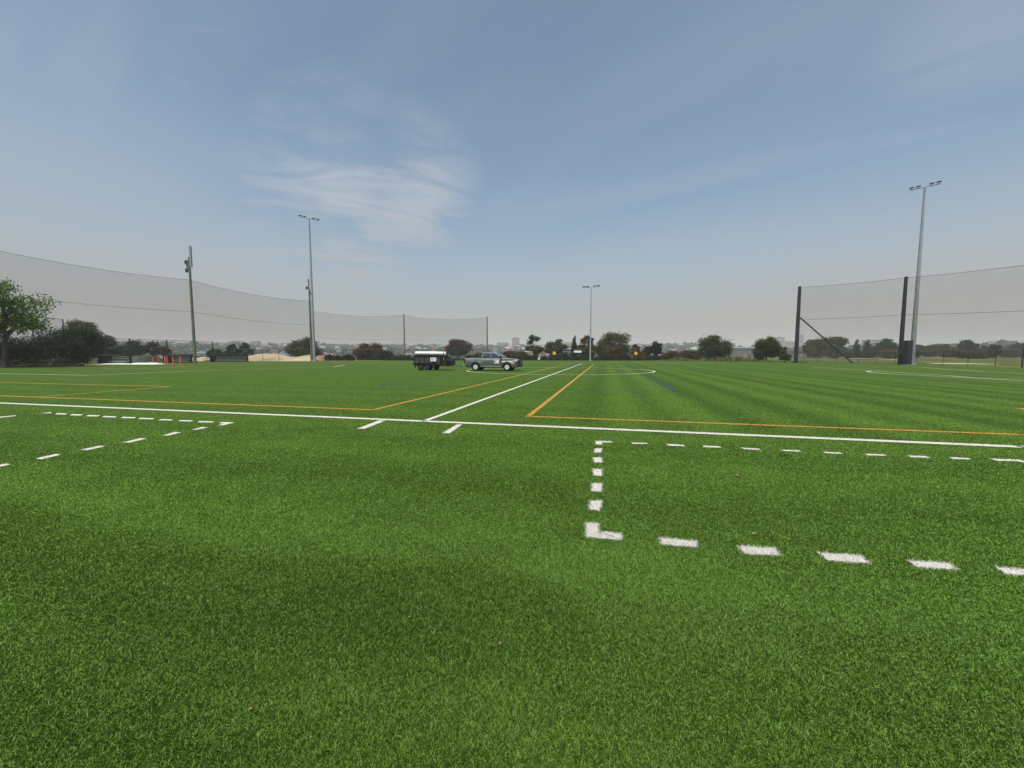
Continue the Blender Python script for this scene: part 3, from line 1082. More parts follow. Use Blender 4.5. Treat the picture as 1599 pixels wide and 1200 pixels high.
def house_proto(roof, wall, L_=13, D_=9, H_=3.6, two=False):
    root = empty('house', (0, 0, 0))
    h = H_ * (1.8 if two else 1)
    MB().box((-L_ / 2, -D_ / 2, -2), (L_ / 2, D_ / 2, h)).build('wall', HM[wall], root)
    e = .6
    mb = MB()
    mb.add([(-L_ / 2 - e, -D_ / 2 - e, h + .01), (L_ / 2 + e, -D_ / 2 - e, h + .01), (L_ / 2 + e, D_ / 2 + e, h + .01), (-L_ / 2 - e, D_ / 2 + e, h + .01),
            (-L_ / 2 + D_ * .4, 0, h + 2.6), (L_ / 2 - D_ * .4, 0, h + 2.6)],
           [(3, 2, 1, 0), (0, 1, 5, 4), (1, 2, 5), (2, 3, 4, 5), (3, 0, 4)])
    mb.build('roof', HM[roof], root)
    for k in range(3):
        x = -L_ / 2 + (k + .5) * L_ / 3
        MB().box((x - .9, -D_ / 2 - .06, .9), (x + .9, -D_ / 2 + .02, 2.3)).build('window', HM['win'], root)
    return root


def copy_tree(o, parent=None):
    c = o.copy()
    COL.objects.link(c)
    c.parent = parent
    for ch in [k for k in o.children]:
        copy_tree(ch, c)
    return c


protos = [(house_proto('terracotta', 'cream'), 'low cream house with terracotta roof'),
          (house_proto('pink', 'brick', 15, 10), 'wide pink-brick house with faded roof'),
          (house_proto('grey', 'whitew', 12, 9, two=True), 'two storey white house with grey roof'),
          (house_proto('pale', 'cream', 17, 10), 'long cream house with pale roof'),
          (house_proto('terracotta', 'brick', 12, 9, two=True), 'two storey brick house with terracotta roof')]
MARKS = [(0, 205, 'behind the leftmost shelter'), (205, 300, 'behind the orange posts'), (300, 383, 'behind the longest shelter'),
         (383, 440, 'above the sand mound'), (440, 505, 'beside the left mast'), (505, 550, 'above the low bushes'),
         (550, 620, 'behind the brown tree'), (620, 650, 'beside the bare net pole'), (650, 695, 'above the trailer'), (695, 740, 'behind the trailer hitch'),
         (740, 780, 'above the pickup cab'), (780, 820, 'above the pickup bonnet'), (820, 890, 'left of the scoreboard'),
         (890, 990, 'behind the central mast trees'), (990, 1036, 'behind the right yellow sign'), (1036, 1095, 'above the brown scrub'), (1095, 1180, 'behind the walkers')]
rnd = random.Random(21)
used = set()
spots = []
tries = 0
while len(spots) < 190 and tries < 20000:
    tries += 1
    az = rnd.uniform(-44, 27.5)
    d = rnd.uniform(420, 1080)
    x, y = d * math.sin(R(az)), d * math.cos(R(az))
    if any((x - a) ** 2 + (y - b) ** 2 < 24 ** 2 for a, b, *_ in spots):
        continue
    spots.append((x, y, rnd.uniform(-.5, .5)))
named = {}
for i, (x, y, a) in enumerate(spots):
    k = rnd.choice([0, 0, 1, 1, 2, 3, 3, 4])
    pr, lab = protos[k]
    if k in used:
        o = copy_tree(pr)
    else:
        o = pr
        used.add(k)
    o.location = (x, y, tz(x, y) + 2.6)
    o.rotation_euler = (0, 0, a)
    s = rnd.uniform(.85, 1.15)
    o.scale = (s, s, s)
    px = CX + F * x / y
    mk = [m_ for a_, b_, m_ in MARKS if a_ <= px < b_]
    d = math.hypot(x, y)
    row = 'low on hill' if d < 640 else 'halfway uphill' if d < 860 else 'near skyline'
    named.setdefault(lab + ' ' + row + ', ' + (mk[0] if mk else 'behind the walkers'), []).append((px, o))
for lab, lst in named.items():
    lst.sort(key=lambda t: t[0])
    words_ = {1: [''], 2: ['left ', 'right '], 3: ['left ', 'middle ', 'right '], 4: ['leftmost ', 'second ', 'third ', 'rightmost ']}.get(len(lst), [''] * len(lst))
    for w_, (_, o) in zip(words_, lst):
        tag(o, w_ + lab, 'house', 'houses on the hazy far hillside')


def block(name, px0, px1, ytop, Y, wall, label, floors=6, roofbox=False, cat='building', roofm=None):
    a, b = at(px0, ytop, Y), at(px1, ytop, Y)
    cx, W, top = (a.x + b.x) / 2, b.x - a.x, a.z
    z0 = tz(cx, Y) - 1
    H = top - z0
    root = empty(name, (cx, Y, z0), 0, label, cat)
    D = min(W, 22)
    MB().box((-W / 2, 0, -3), (W / 2, D, H)).build('wall', HM[wall], root)
    MB().box((-W / 2 - .3, -.3, H + .01), (W / 2 + .3, D + .3, H + .7)).build('roof', roofm or HM['greyw' if wall != 'whitew' else 'pale'], root)
    if roofbox:
        MB().box((-W / 5, D * .3, H + .71), (W / 6, D * .6, H + 3.2)).build('plant_room', HM[wall], root)
    fh = 3.2
    k = 0
    zz = H - 2.4
    while zz > 2 and k < floors:
        MB().box((-W / 2 + .8, -.08, zz), (W / 2 - .8, .02, zz + 1.4)).build('window_band', HM['win'], root)
        zz -= fh
        k += 1
    return root


block('apartment_tower', 799.5, 811, 528, 1120, 'brick', 'pinkish apartment tower on the skyline above the pickup', 6, True)
block('apartment_building', 776, 794, 535.5, 1100, 'brick', 'low pink block on the skyline left of the pinkish tower', 3)
block('apartment_building', 355, 372, 533.5, 1120, 'cream', 'cream block on the skyline above the rightmost shelter', 4, True)
block('apartment_building', 391, 401, 533.5, 1130, 'brick', 'brown-pink block on the skyline above the left end of the sand mound', 4)
block('apartment_building', 884, 896, 535, 1000, 'whitew', 'white building peeping between the gums left of the dark conifer', 3)
block('apartment_tower', 1216.5, 1226, 527, 1050, 'cream', 'cream tower with dark floor bands right of the dense green tree', 8, True)
block('apartment_building', 1228, 1244, 534, 1060, 'brick', 'pink stepped block beside the right net pole', 4, True)
block('office_tower', 1249.5, 1255.5, 523, 1150, 'greyw', 'slim grey tower just right of the braced net pole', 8)
block('clubhouse', 1360, 1376, 531.5, 700, 'whitew', 'white building above the broad dark golf course tree', 2)
block('office_building', 1558, 1586, 532.5, 1100, 'bluew', 'pale blue-grey block on the skyline near the right edge', 3)
HM['dusk'] = mat('dark_green_wall', (0.10, 0.11, 0.09), 0.9)
block('long_building', 1138, 1176, 543.2, 520, 'dusk', 'long low white-roofed building behind the two walkers', 1, roofm=M_['decal_white'])
block('shed', 785, 796, 549, 330, 'whitew', 'small white shed behind the pickup bonnet', 1, cat='shed')
block('apartment_building', 1040, 1052, 541, 1000, 'whitew', 'small pale block on the skyline right of the central trees', 2)
block('apartment_building', 1076, 1092, 539.5, 1080, 'cream', 'low cream block on the skyline left of the wide dark tree', 2)

# ================================================================ floodlight masts
def mast(base, top, Y, tips, label, r0, r1):
    b = at(*base, Y)
    b.z = 0
    t = at(*top, Y)
    H = t.z
    root = empty('floodlight_mast', b, 0, label, 'floodlight', 'floodlight masts around the field')
    mb = MB()
    mb.tube([(0, 0, .25), (0, 0, H * .5), (0, 0, H)], [r0, (r0 + r1) / 2, r1], 12)
    mb.build('pole', M_['steel'], root, smooth=True)
    MB().tube([(0, 0, -.05), (0, 0, .25)], r0 * 1.7, 12).build('base_plate', M_['steel'], root)
    E = []
    for px, py in tips:
        d = ray(px, py)
        k = (H - EYE) / d.z
        E.append(Vector((d.x * k - b.x, d.y * k - b.y, H)))
    ax = (E[1] - E[0])
    ln = ax.length
    c = Vector((0, 0, H))
    ax.normalize()
    MB().tube([c - ax * ln / 2, c + ax * ln / 2], .06, 6).build('crossarm', M_['steel'], root)
    pr = Vector((-ax.y, ax.x, 0))
    if pr.y > 0:
        pr = -pr
    for s, off in ((-1, .44), (-1, .22), (1, .22), (1, .44)):
        p = c + ax * ln * off * s + Vector((0, 0, .28))
        mtx = Matrix.Translation(p) @ Matrix((ax, pr, Vector((0, 0, 1)))).transposed().to_4x4() @ Matrix.Rotation(R(-14), 4, 'X')
        hw = ln * .085
        mb = MB()
        mb.box((-hw, -.32, -.06), (hw, .32, .07), 0, mtx)
        mb.box((-hw * .6, -.22, .07), (hw * .6, .16, .14), 0, mtx)
        fl = mb.build('floodlight', M_['lamp'], root)
        MB().box((-hw * .88, -.33, -.075), (hw * .88, .33, -.062), 0, mtx).build('lens', M_['lens'], fl)
        mb = MB()
        mb.tube([c + ax * ln * off * s, p], .035, 5)
        mb.build('bracket', M_['lamp'], fl)


mast((491, 564), (484.5, 342), 95, ((469, 337.5), (500.5, 344)), 'tall grey twin-arm floodlight mast at the sand mound, left', .32, .15)
mast((921.5, 563.5), (924.3, 449), 107, ((910.5, 449.8), (936.5, 447.6)), 'slender grey floodlight mast in front of the central trees', .24, .10)
mast((1423.5, 570), (1443, 292.5), 61, ((1419, 296.3), (1467.5, 285.2)), 'tallest thick grey floodlight mast beside the black cabinet, right', .34, .13)

# ================================================================ net poles and safety nets
def zpole(name, base, Y, ytop, r, m, label, extra=None):
    b = at(*base, Y)
    b.z = 0
    H = at(base[0], ytop, Y).z
    root = empty(name, b, 0, label, 'pole', 'poles carrying the safety nets')
    MB().tube([(0, 0, -.1), (0, 0, H * .5), (0, 0, H)], [r, r * .88, r * .72], 10).build('shaft', M_[m], root, smooth=True)
    return root, b, H


p0, b0, h0 = zpole('net_pole', (10, 573), 54, 384, .20, 'timber', 'brown timber net pole cut by the left picture edge')
b0.x = at(-12, 573, 54).x
p0.location.x = b0.x
p1, b1, h1 = zpole('net_pole', (305, 568.5), 70, 402, .24, 'timber', 'greenish timber net pole with panel antennas on top, behind the shelters')
p2, b2, h2 = zpole('net_pole', (487, 564), 97, 452, .27, 'timber', 'timber net pole standing close left of the left floodlight mast')
p3, b3, h3 = zpole('net_pole', (632, 562), 124, 491, .26, 'timber', 'bare timber net pole left of the trailer')
p4, b4, h4 = zpole('net_pole', (761, 562), 126, 495, .24, 'timber', 'timber net pole rising directly behind the pickup cab')
bq = Vector((at(491, 562, 124).x, 124, 0))
# antennas on the two telecom-carrying poles
for root, H, s in ((p1, h1, 1.0), (p2, h2, 1.15)):
    for dx, dz, hh, wv in ((.30, -1.7, 3.6, .16), (-.34, -2.1, 1.6, .16)) if root is p1 else ((.42, -.6, 4.2, .12), (-.1, .1, 2.4, .12)):
        mb = MB()
        mb.box((dx * s - wv, -.14, H + dz), (dx * s + wv, .14, H + dz + hh))
        mb.box((min(0, dx * s), -.04, H + dz + .3), (max(0, dx * s), .04, H + dz + .4))
        mb.box((min(0, dx * s), -.04, min(H - .1, H + dz + hh - .4)), (max(0, dx * s), .04, min(H - .02, H + dz + hh - .3)))
        mb.build('antenna_panel', M_['steel'] if dx > 0 else M_['timber'], root, bevel=.02)
    for dx, dz in ((-.5, -1.2), (-.46, -2.6)) if root is p1 else ((-.55, .0), (.3, -1.3)):
        MB().box((dx - .2, -.2, H + dz), (dx + .2, .2, H + dz + .6)).build('equipment_box', M_['lamp'], root)


def net(name, spans, label, mname, cables=True, n=14):
    """spans: list of ((base, ztop, zmid), (base, ztop, zmid), sag)"""
    org = spans[0][0][0]
    root = empty(name, org, 0, label, 'net', 'safety nets around the field')
    mb, tc_, mc_ = MB(), MB(), MB()
    for A, B_, sag in spans:
        tp, bt, md = [], [], []
        for k in range(n + 1):
            t = k / n
            p = A[0].lerp(B_[0], t) - org
            s = sag * 4 * t * (1 - t)
            tp.append(Vector((p.x, p.y, A[1] * (1 - t) + B_[1] * t - s)))
            md.append(Vector((p.x, p.y - .03, A[2] * (1 - t) + B_[2] * t - s * .6)))
            bt.append(Vector((p.x, p.y, 0.15)))
        vs = bt + tp
        mb.add(vs, [(i, i + 1, n + 2 + i, n + 1 + i) for i in range(n)])
        tc_.tube(tp, .022, 4, cap=False)
        mc_.tube(md, .022, 4, cap=False)
    mb.build('netting', M_[mname], root)
    tc_.build('top_cable', M_['lamp'], root)
    mc_.build('middle_cable', M_['lamp'], root)
    return root


def zat(px, py, Y):
    return at(px, py, Y).z


net('safety_net', [((b0, zat(-8, 386, 54), zat(-8, 458, 54)), (b1, zat(299, 437.5, 70), zat(302, 487, 70)), .55),
                   ((b1, zat(299, 438, 70), zat(302, 487, 70)), (b2, zat(483, 470, 97), zat(484, 508, 97)), .75)],
    'high grey net sagging between the timber poles on the left', 'net')
net('safety_net', [((bq, zat(491, 486, 124), zat(490, 526, 124)), (b3, zat(630, 492, 124), zat(630, 529, 124)), 1.0),
                   ((b3, zat(630, 493, 124), zat(630, 529, 124)), (b4, zat(760, 496, 126), zat(760, 532, 126)), .9)],
    'far grey net behind the trailer between two timber poles', 'net')
MB().tube([(0, 0, -.1), (0, 0, zat(491, 486, 124))], .12, 8).build('net_pole', M_['timber'], None, loc=bq)
tag(bpy.context.scene.objects[-1] if False else [o for o in sc.objects if o.name.startswith('net_pole')][-1],
    'thin timber pole hidden close behind the left floodlight mast', 'pole', 'poles carrying the safety nets')
pa, ba, ha = zpole('net_pole', (1242.5, 567), 76, 447.5, .36, 'navy', 'dark steel net pole held by a long diagonal brace')
pb, bb, hb = zpole('net_pole', (1405, 570), 62, 432.5, .30, 'navy', 'dark steel net pole just left of the black cabinet')
bc = Vector((at(1700, 575, 44).x, 44, 0))
net('safety_net', [((ba, zat(1251, 449, 76), zat(1248, 499.5, 76)), (bb, zat(1413, 434, 62), zat(1410, 492, 62)), .15),
                   ((bb, zat(1413, 434, 62), zat(1410, 492, 62)), (bc, zat(1700, 398, 44), zat(1700, 480, 44)), .2)],
    'tall fine net between dark poles on the right', 'net_pale')
e0 = at(1250, 496, 76)
e1 = gnd(1331, 567.6)
MB().tube([Vector((0.25, -.1, e0.z)), Vector((e1.x - ba.x, e1.y - ba.y, .05))], .13, 8).build('brace', M_['navy'], pa)

# black cabinet beside the right mast
a = at(1411.5, 570, 60.5)
b = at(1420.5, 570, 60.5)
Hc = zat(1416, 532, 60.5)
root = empty('equipment_cabinet', ((a.x + b.x) / 2, 60.5, 0), 0, 'tall narrow black cabinet standing left of the right floodlight mast', 'cabinet')
MB().box((-(b.x - a.x) / 2, -.3, .06), ((b.x - a.x) / 2, .3, Hc)).build('body', M_['navy'], root, bevel=.03)
MB().box((-(b.x - a.x) / 2 + .06, -.33, .3), ((b.x - a.x) / 2 - .06, -.302, Hc - .15)).build('door', M_['black'], root)
MB().box((-(b.x - a.x) / 2 - .05, -.35, 0), ((b.x - a.x) / 2 + .05, .35, .06)).build('plinth', M_['steel'], root)

# ================================================================ fences
def fence(pts, label, H, post_r=.045, thick=(), rail=True, mesh='chain', every=None):
    """pts: (px, Y, height)"""
    P = [Vector((at(px, 560, Y).x, Y, tz(at(px, 560, Y).x, Y))) for px, Y, *_ in pts]
    Hs = [p[2] if len(p) > 2 else H for p in pts]
    root = empty('chain_link_fence', P[0], 0, label, 'fence')
    mb, rl = MB(), MB()
    for i in range(len(P) - 1):
        a, b = P[i] - P[0], P[i + 1] - P[0]
        ha_, hb_ = Vector((0, 0, Hs[i])), Vector((0, 0, Hs[i + 1]))
        mb.add([a + Vector((0, 0, .05)), b + Vector((0, 0, .05)), b + hb_, a + ha_], [(0, 1, 2, 3)])
        rl.tube([a + ha_, b + hb_], .03, 5)
    mb.build('mesh_panel', M_[mesh], root)
    if rail:
        rl.build('top_rail', M_['black'], root)
    for i in range(len(P)):
        a = P[i] - P[0]
        r = post_r * (2.4 if i in thick else 1)
        MB().tube([a, a + Vector((0, 0, Hs[i] + .08))], r, 6).build('post', M_['black'], root)
    return root


fence([(-60, 52, 7), (55, 56, 7.2), (103, 60, 6.9)], 'highest section of black mesh fence beside the light green tree', 6.3, .07)
fence([(103, 60, 4.0), (135, 63, 4.0), (165, 66, 4.3), (204, 68, 4.3), (220, 70, 4.3), (248, 73, 4.3), (262, 74, 4.3), (302, 78, 4.3), (333, 83, 4.3)],
      'black mesh fence with stout posts behind the shelters and orange posts', 4.3, .045, thick=(3, 6, 8))
pts = [(333, 99, 3.2)] + [(360 + 25.2 * k, 99 + min(9, k * .9), 3.15) for k in range(20)]
fence(pts, 'long low black mesh fence along the far side past the sand mound', 3.2, .05)
fence([(1036 + 26 * k, 106 - 3.9 * k, 2.7) for k in range(8)], 'black mesh fence in front of the dry grass and the walkers', 2.7, .045)
fence([(1241, 78, 2.3), (1255, 77, 2.2), (1277, 75, 2.0), (1307, 72, 2.0), (1341, 69, 2.0), (1369, 67, 2.0), (1398, 65, 2.0), (1432, 62, 2.0),
       (1473, 58, 2.0), (1512, 54, 2.0), (1555, 50, 2.0), (1597, 46, 2.1), (1660, 42, 2.1)],
      'low wire fence between the turf and the golf course', 2.0, .03, thick=(11,), rail=False)

# ================================================================ shelters, orange posts, covers, wall
def shelter(px0, px1, Y, H, solid, label, yaw=0.0):
    x0, x1 = at(px0, 560, Y).x, at(px1, 560, Y).x
    W = x1 - x0
    root = empty('player_shelter', ((x0 + x1) / 2, Y, 0), yaw, label, 'shelter', 'black player shelters along the left side')
    MB().box((-W / 2 - .1, -.3, H - .24), (W / 2 + .1, .9, H)).build('roof', M_['black'], root, bevel=.02)
    npost = max(3, int(W / 2.1) + 1)
    for k in range(npost):
        x = -W / 2 + .08 + k * (W - .16) / (npost - 1)
        MB().box((x - .06, .62, 0), (x + .06, .74, H - .241)).build('post', M_['black'], root)
        if k == 0:
            MB().box((x - .05, -.28, 0), (x + .05, .61, H - .241)).build('side_panel', M_['black'], root)
    s0 = -W / 2 + W * solid
    for z in (.28, .58, .88, 1.14):
        MB().box((s0 + .2, .45, z), (W / 2 - .25, .55, z + .14)).build('slat', M_['slat'], root)
    MB().box((s0 + .2, -.05, .42), (W / 2 - .25, .35, .47)).build('bench_seat', M_['slat'], root)
    MB().box((-W / 2 + .15, .76, .1), (W / 2 - .15, .80, H - .2)).build('back_panel', M_['black'], root)
    if solid > .05:
        MB().box((-W / 2 + .15, .5, .05), (s0, .6, H - .13)).build('side_cover', M_['black'], root)


shelter(152, 201, 66, 1.62, .33, 'leftmost black player shelter behind the white cover', -.1)
shelter(254, 297, 73, 1.62, .30, 'middle black player shelter behind the orange posts', -.1)
shelter(327, 386, 84, 1.65, .08, 'longest black player shelter left of the pale sand mound', -.1)

for i, (px, yb, l_) in enumerate(((239.3, 568.4, 'leftmost of the orange-red padded posts by the middle shelter'),
                                 (247.9, 568.6, 'second orange-red padded post from the left'),
                                 (258.2, 569.6, 'nearest orange-red padded post, left one of the close pair'),
                                 (261.6, 568.3, 'orange-red padded post half hidden behind the nearest one'),
                                 (270.6, 569.2, 'fifth orange-red padded post from the left'),
                                 (282.2, 569.4, 'rightmost orange-red padded post'))):
    p = gnd(px, yb)
    root = empty('padded_post', p, 0, l_, 'post', 'orange padded posts in front of the middle shelter')
    MB().tube([(0, 0, .05), (0, 0, 1.3)], .11, 10).build('pad', M_['orange_pad'], root, smooth=True)
    MB().tube([(0, 0, 0), (0, 0, .05)], .2, 10).build('base', M_['orange_pad'], root)
    MB().tube([(0, 0, 1.301), (0, 0, 1.36)], .07, 8).build('cap', M_['black'], root)

# white ground cover, softly folded
def cover():
    a, b = gnd(167, 570.4), gnd(243, 568.3)
    c = (a + b) / 2
    L_ = (b - a).length
    root_z = []
    mb = MB()
    nx, ny = 40, 8
    vs = []
    for j in range(ny + 1):
        for i in range(nx + 1):
            s, t = i / nx, j / ny
            x = -L_ / 2 + L_ * s
            env = min(1, 6 * s, 6 * (1 - s)) * math.sin(PI * min(1, max(0, t))) ** .6
            z = .03 + env * (.16 + .10 * math.sin(s * 9 + 1) + .05 * math.sin(s * 21 + t * 3))
            vs.append((x, -1.4 + 2.8 * t + .3 * math.sin(s * 7), max(.025, z)))
    fs = [(j * (nx + 1) + i, j * (nx + 1) + i + 1, (j + 1) * (nx + 1) + i + 1, (j + 1) * (nx + 1) + i) for j in range(ny) for i in range(nx)]
    mb.add(vs, fs)
    o = mb.build('ground_cover', M_['white'], smooth=True, loc=c)
    s = o.modifiers.new('thickness', 'SOLIDIFY')
    s.thickness = .02
    tag(o, 'long white folded sheet lying on the turf before the leftmost shelter', 'tarpaulin')


cover()


def mound(name, px0, px1, Y, prof, depth, m, label, seed):
    x0, x1 = at(px0, 560, Y).x, at(px1, 560, Y).x
    W = x1 - x0
    nx, ny = 64, 18
    vs = []
    for j in range(ny + 1):
        for i in range(nx + 1):
            s, t = i / nx, j / ny
            k = s * (len(prof) - 1)
            i0 = min(int(k), len(prof) - 2)
            h = prof[i0] * (1 - (k - i0)) + prof[i0 + 1] * (k - i0)
            env = math.sin(PI * t) ** .75
            z = h * env * (1 + .10 * noise.noise(Vector((s * W * .7, t * 5, seed)))) + .12 * env * noise.noise(Vector((s * W * 1.9, t * 9, seed + 4)))
            vs.append((-W / 2 + W * s, -depth / 2 + depth * t, z if 0 < j < ny else -.1))
    fs = [(j * (nx + 1) + i, j * (nx + 1) + i + 1, (j + 1) * (nx + 1) + i + 1, (j + 1) * (nx + 1) + i) for j in range(ny) for i in range(nx)]
    mb = MB()
    mb.add(vs, fs)
    o = mb.build(name, M_[m], smooth=True, loc=((x0 + x1) / 2, Y, 0))
    tag(o, label, 'mound')


mound('sand_mound', 383, 497, 105, [.1, 1.2, 1.5, 1.72, 1.9, 1.95, 1.9, 1.8, 1.65, 1.3, 1.0, .95, 1.1, 1.35, 1.5, 1.3, .2], 7, 'sand',
      'long pale sand mound behind the mesh fence and left mast', 1)
mound('soil_heap', 491, 508, 107, [.2, 1.1, 1.4, 1.3, 1.0, .1], 4, 'clay', 'small reddish soil heap at the right end of the sand mound', 2)
mound('sand_mound', 294, 327, 101, [.1, .7, 1.0, .8, .75, .95, 1.1, 1.0, .2], 5, 'sand', 'small pale sand mound between two shelters', 3)

# low stone edging on the left
mb = MB()
rnd = random.Random(3)
x = at(-80, 570, 46).x
pA, pB = Vector((at(-60, 570, 45).x, 45.2, 0)), Vector((at(112, 570, 53).x, 53.5, 0))
root = empty('stone_wall', pA, math.atan2(pB.y - pA.y, pB.x - pA.x), 'low rough dark stone edging wall below the dark shrubs', 'wall')
ln = (pB - pA).length
for row in range(3):
    x = 0
    while x < ln:
        wv = rnd.uniform(.5, 1.3)
        hgt = .24
        mb.box((x + .02, rnd.uniform(-.05, .05), row * .25), (x + wv - .02, .5, row * .25 + hgt - rnd.uniform(0, .03)))
        x += wv
mb.build('stone_courses', M_['stone'], root, bevel=.03)

# ================================================================ far-side signs and scoreboard
def post_sign(name, px, y0, y1, wpx, Y, m, label):
    c = at(px, (y0 + y1) / 2, Y)
    h = zat(px, y0, Y) - zat(px, y1, Y)
    wv = wpx * Y / F
    root = empty(name, (c.x, Y, 0), 0, label, 'sign')
    MB().box((-wv / 2, -.04, c.z - h / 2), (wv / 2, .04, c.z + h / 2)).build('face', M_[m], root, bevel=.01)
    MB().box((-wv * .75, .05, c.z - h * .8), (wv * .75, .1, c.z + h * .75)).build('backing_board', M_['black'], root)
    for s in (-1, 1):
        MB().box((s * wv * .6 - .05, .11, 0), (s * wv * .6 + .05, .2, c.z + h * .7)).build('post', M_['black'], root)


post_sign('yellow_sign', 865.5, 549.5, 554.3, 4.6, 108, 'yellow', 'square yellow sign left of the scoreboard')
post_sign('yellow_sign', 993, 549.8, 554.6, 4.6, 108, 'yellow', 'square yellow sign right of the central mast')
c = at(841.4, 560, 109)
root = empty('white_box', (c.x, 109, 0), 0, 'small white box near the ground left of the yellow sign', 'box')
MB().box((-.27, -.2, .25), (.27, .2, .85)).build('case', M_['white'], root, bevel=.02)
MB().box((-.3, -.23, .851), (.3, .23, .9)).build('lid', M_['slat'], root)
MB().box((-.06, -.05, 0), (.06, .05, .249)).build('stand', M_['black'], root)

Y = 108
X = lambda px: at(px, 555, Y).x
xc = X(893)
root = empty('scoreboard', (xc, Y, 0), 0, 'black framed scoreboard with a white panel left of the central mast', 'scoreboard')
for px in (878, 892.5, 907.8):
    MB().box((X(px) - xc - .12, .06, 0), (X(px) - xc + .12, .26, zat(px, 544.6, Y))).build('post', M_['black'], root)


def brd(name, a, b, y0, y1, m, dy=0.0):
    MB().box((X(a) - xc, -.06 - dy, zat(a, y1, Y)), (X(b) - xc, .05 - dy, zat(a, y0, Y))).build(name, M_[m], root)


brd('display_panel', 878.6, 892, 545.6, 550.8, 'navy')
MB().box((X(879) - xc, -.09, zat(880, 550.3, Y)), (X(891.5) - xc, -.065, zat(880, 549.2, Y))).build('trim_strip', M_['steel'], root)
MB().box((X(879.5) - xc, -.09, zat(880, 546.8, Y)), (X(891.5) - xc, -.065, zat(880, 546.1, Y))).build('trim_strip', M_['steel'], root)
brd('header_panel', 896, 907.4, 544.8, 547.4, 'lamp')
brd('white_panel', 896, 907.9, 547.8, 551.0, 'white')

# ================================================================ golf course bunkers and flag
def bunker(px, py, wpx, dep, label, hgt=.05):
    p = gnd(px, py)
    W = wpx * p.y / F
    mb = MB()
    n = 28
    ring = []
    rn = random.Random(int(px))
    for k in range(n):
        t = 2 * PI * k / n
        r = 1 + .18 * math.sin(3 * t + px) + rn.uniform(-.04, .04)
        ring.append((W / 2 * r * math.cos(t), dep / 2 * r * math.sin(t), hgt))
    mb.add([(0, 0, hgt + .08)] + ring, [(0, 1 + k, 1 + (k + 1) % n) for k in range(n)])
    mb.add([(a_, b_, c_) for a_, b_, c_ in ring] + [(a_ * 1.06, b_ * 1.1, -.6) for a_, b_, c_ in ring],
           [(k, (k + 1) % n, n + (k + 1) % n, n + k) for k in range(n)], 1)
    o = mb.build('sand_bunker', [M_['bunker'], M_['verge']], loc=(p.x, p.y, tz(p.x, p.y)))
    tag(o, kind='structure')


bunker(1493, 569.2, 58, 8, 'pale', .12)
bunker(1340, 561.6, 20, 18, 'pale', .5)
bunker(1397, 563.4, 14, 10, 'pale', .1)
bunker(1372, 558.4, 10, 30, 'pale', .7)
bunker(1466, 561.0, 16, 14, 'pale', .3)

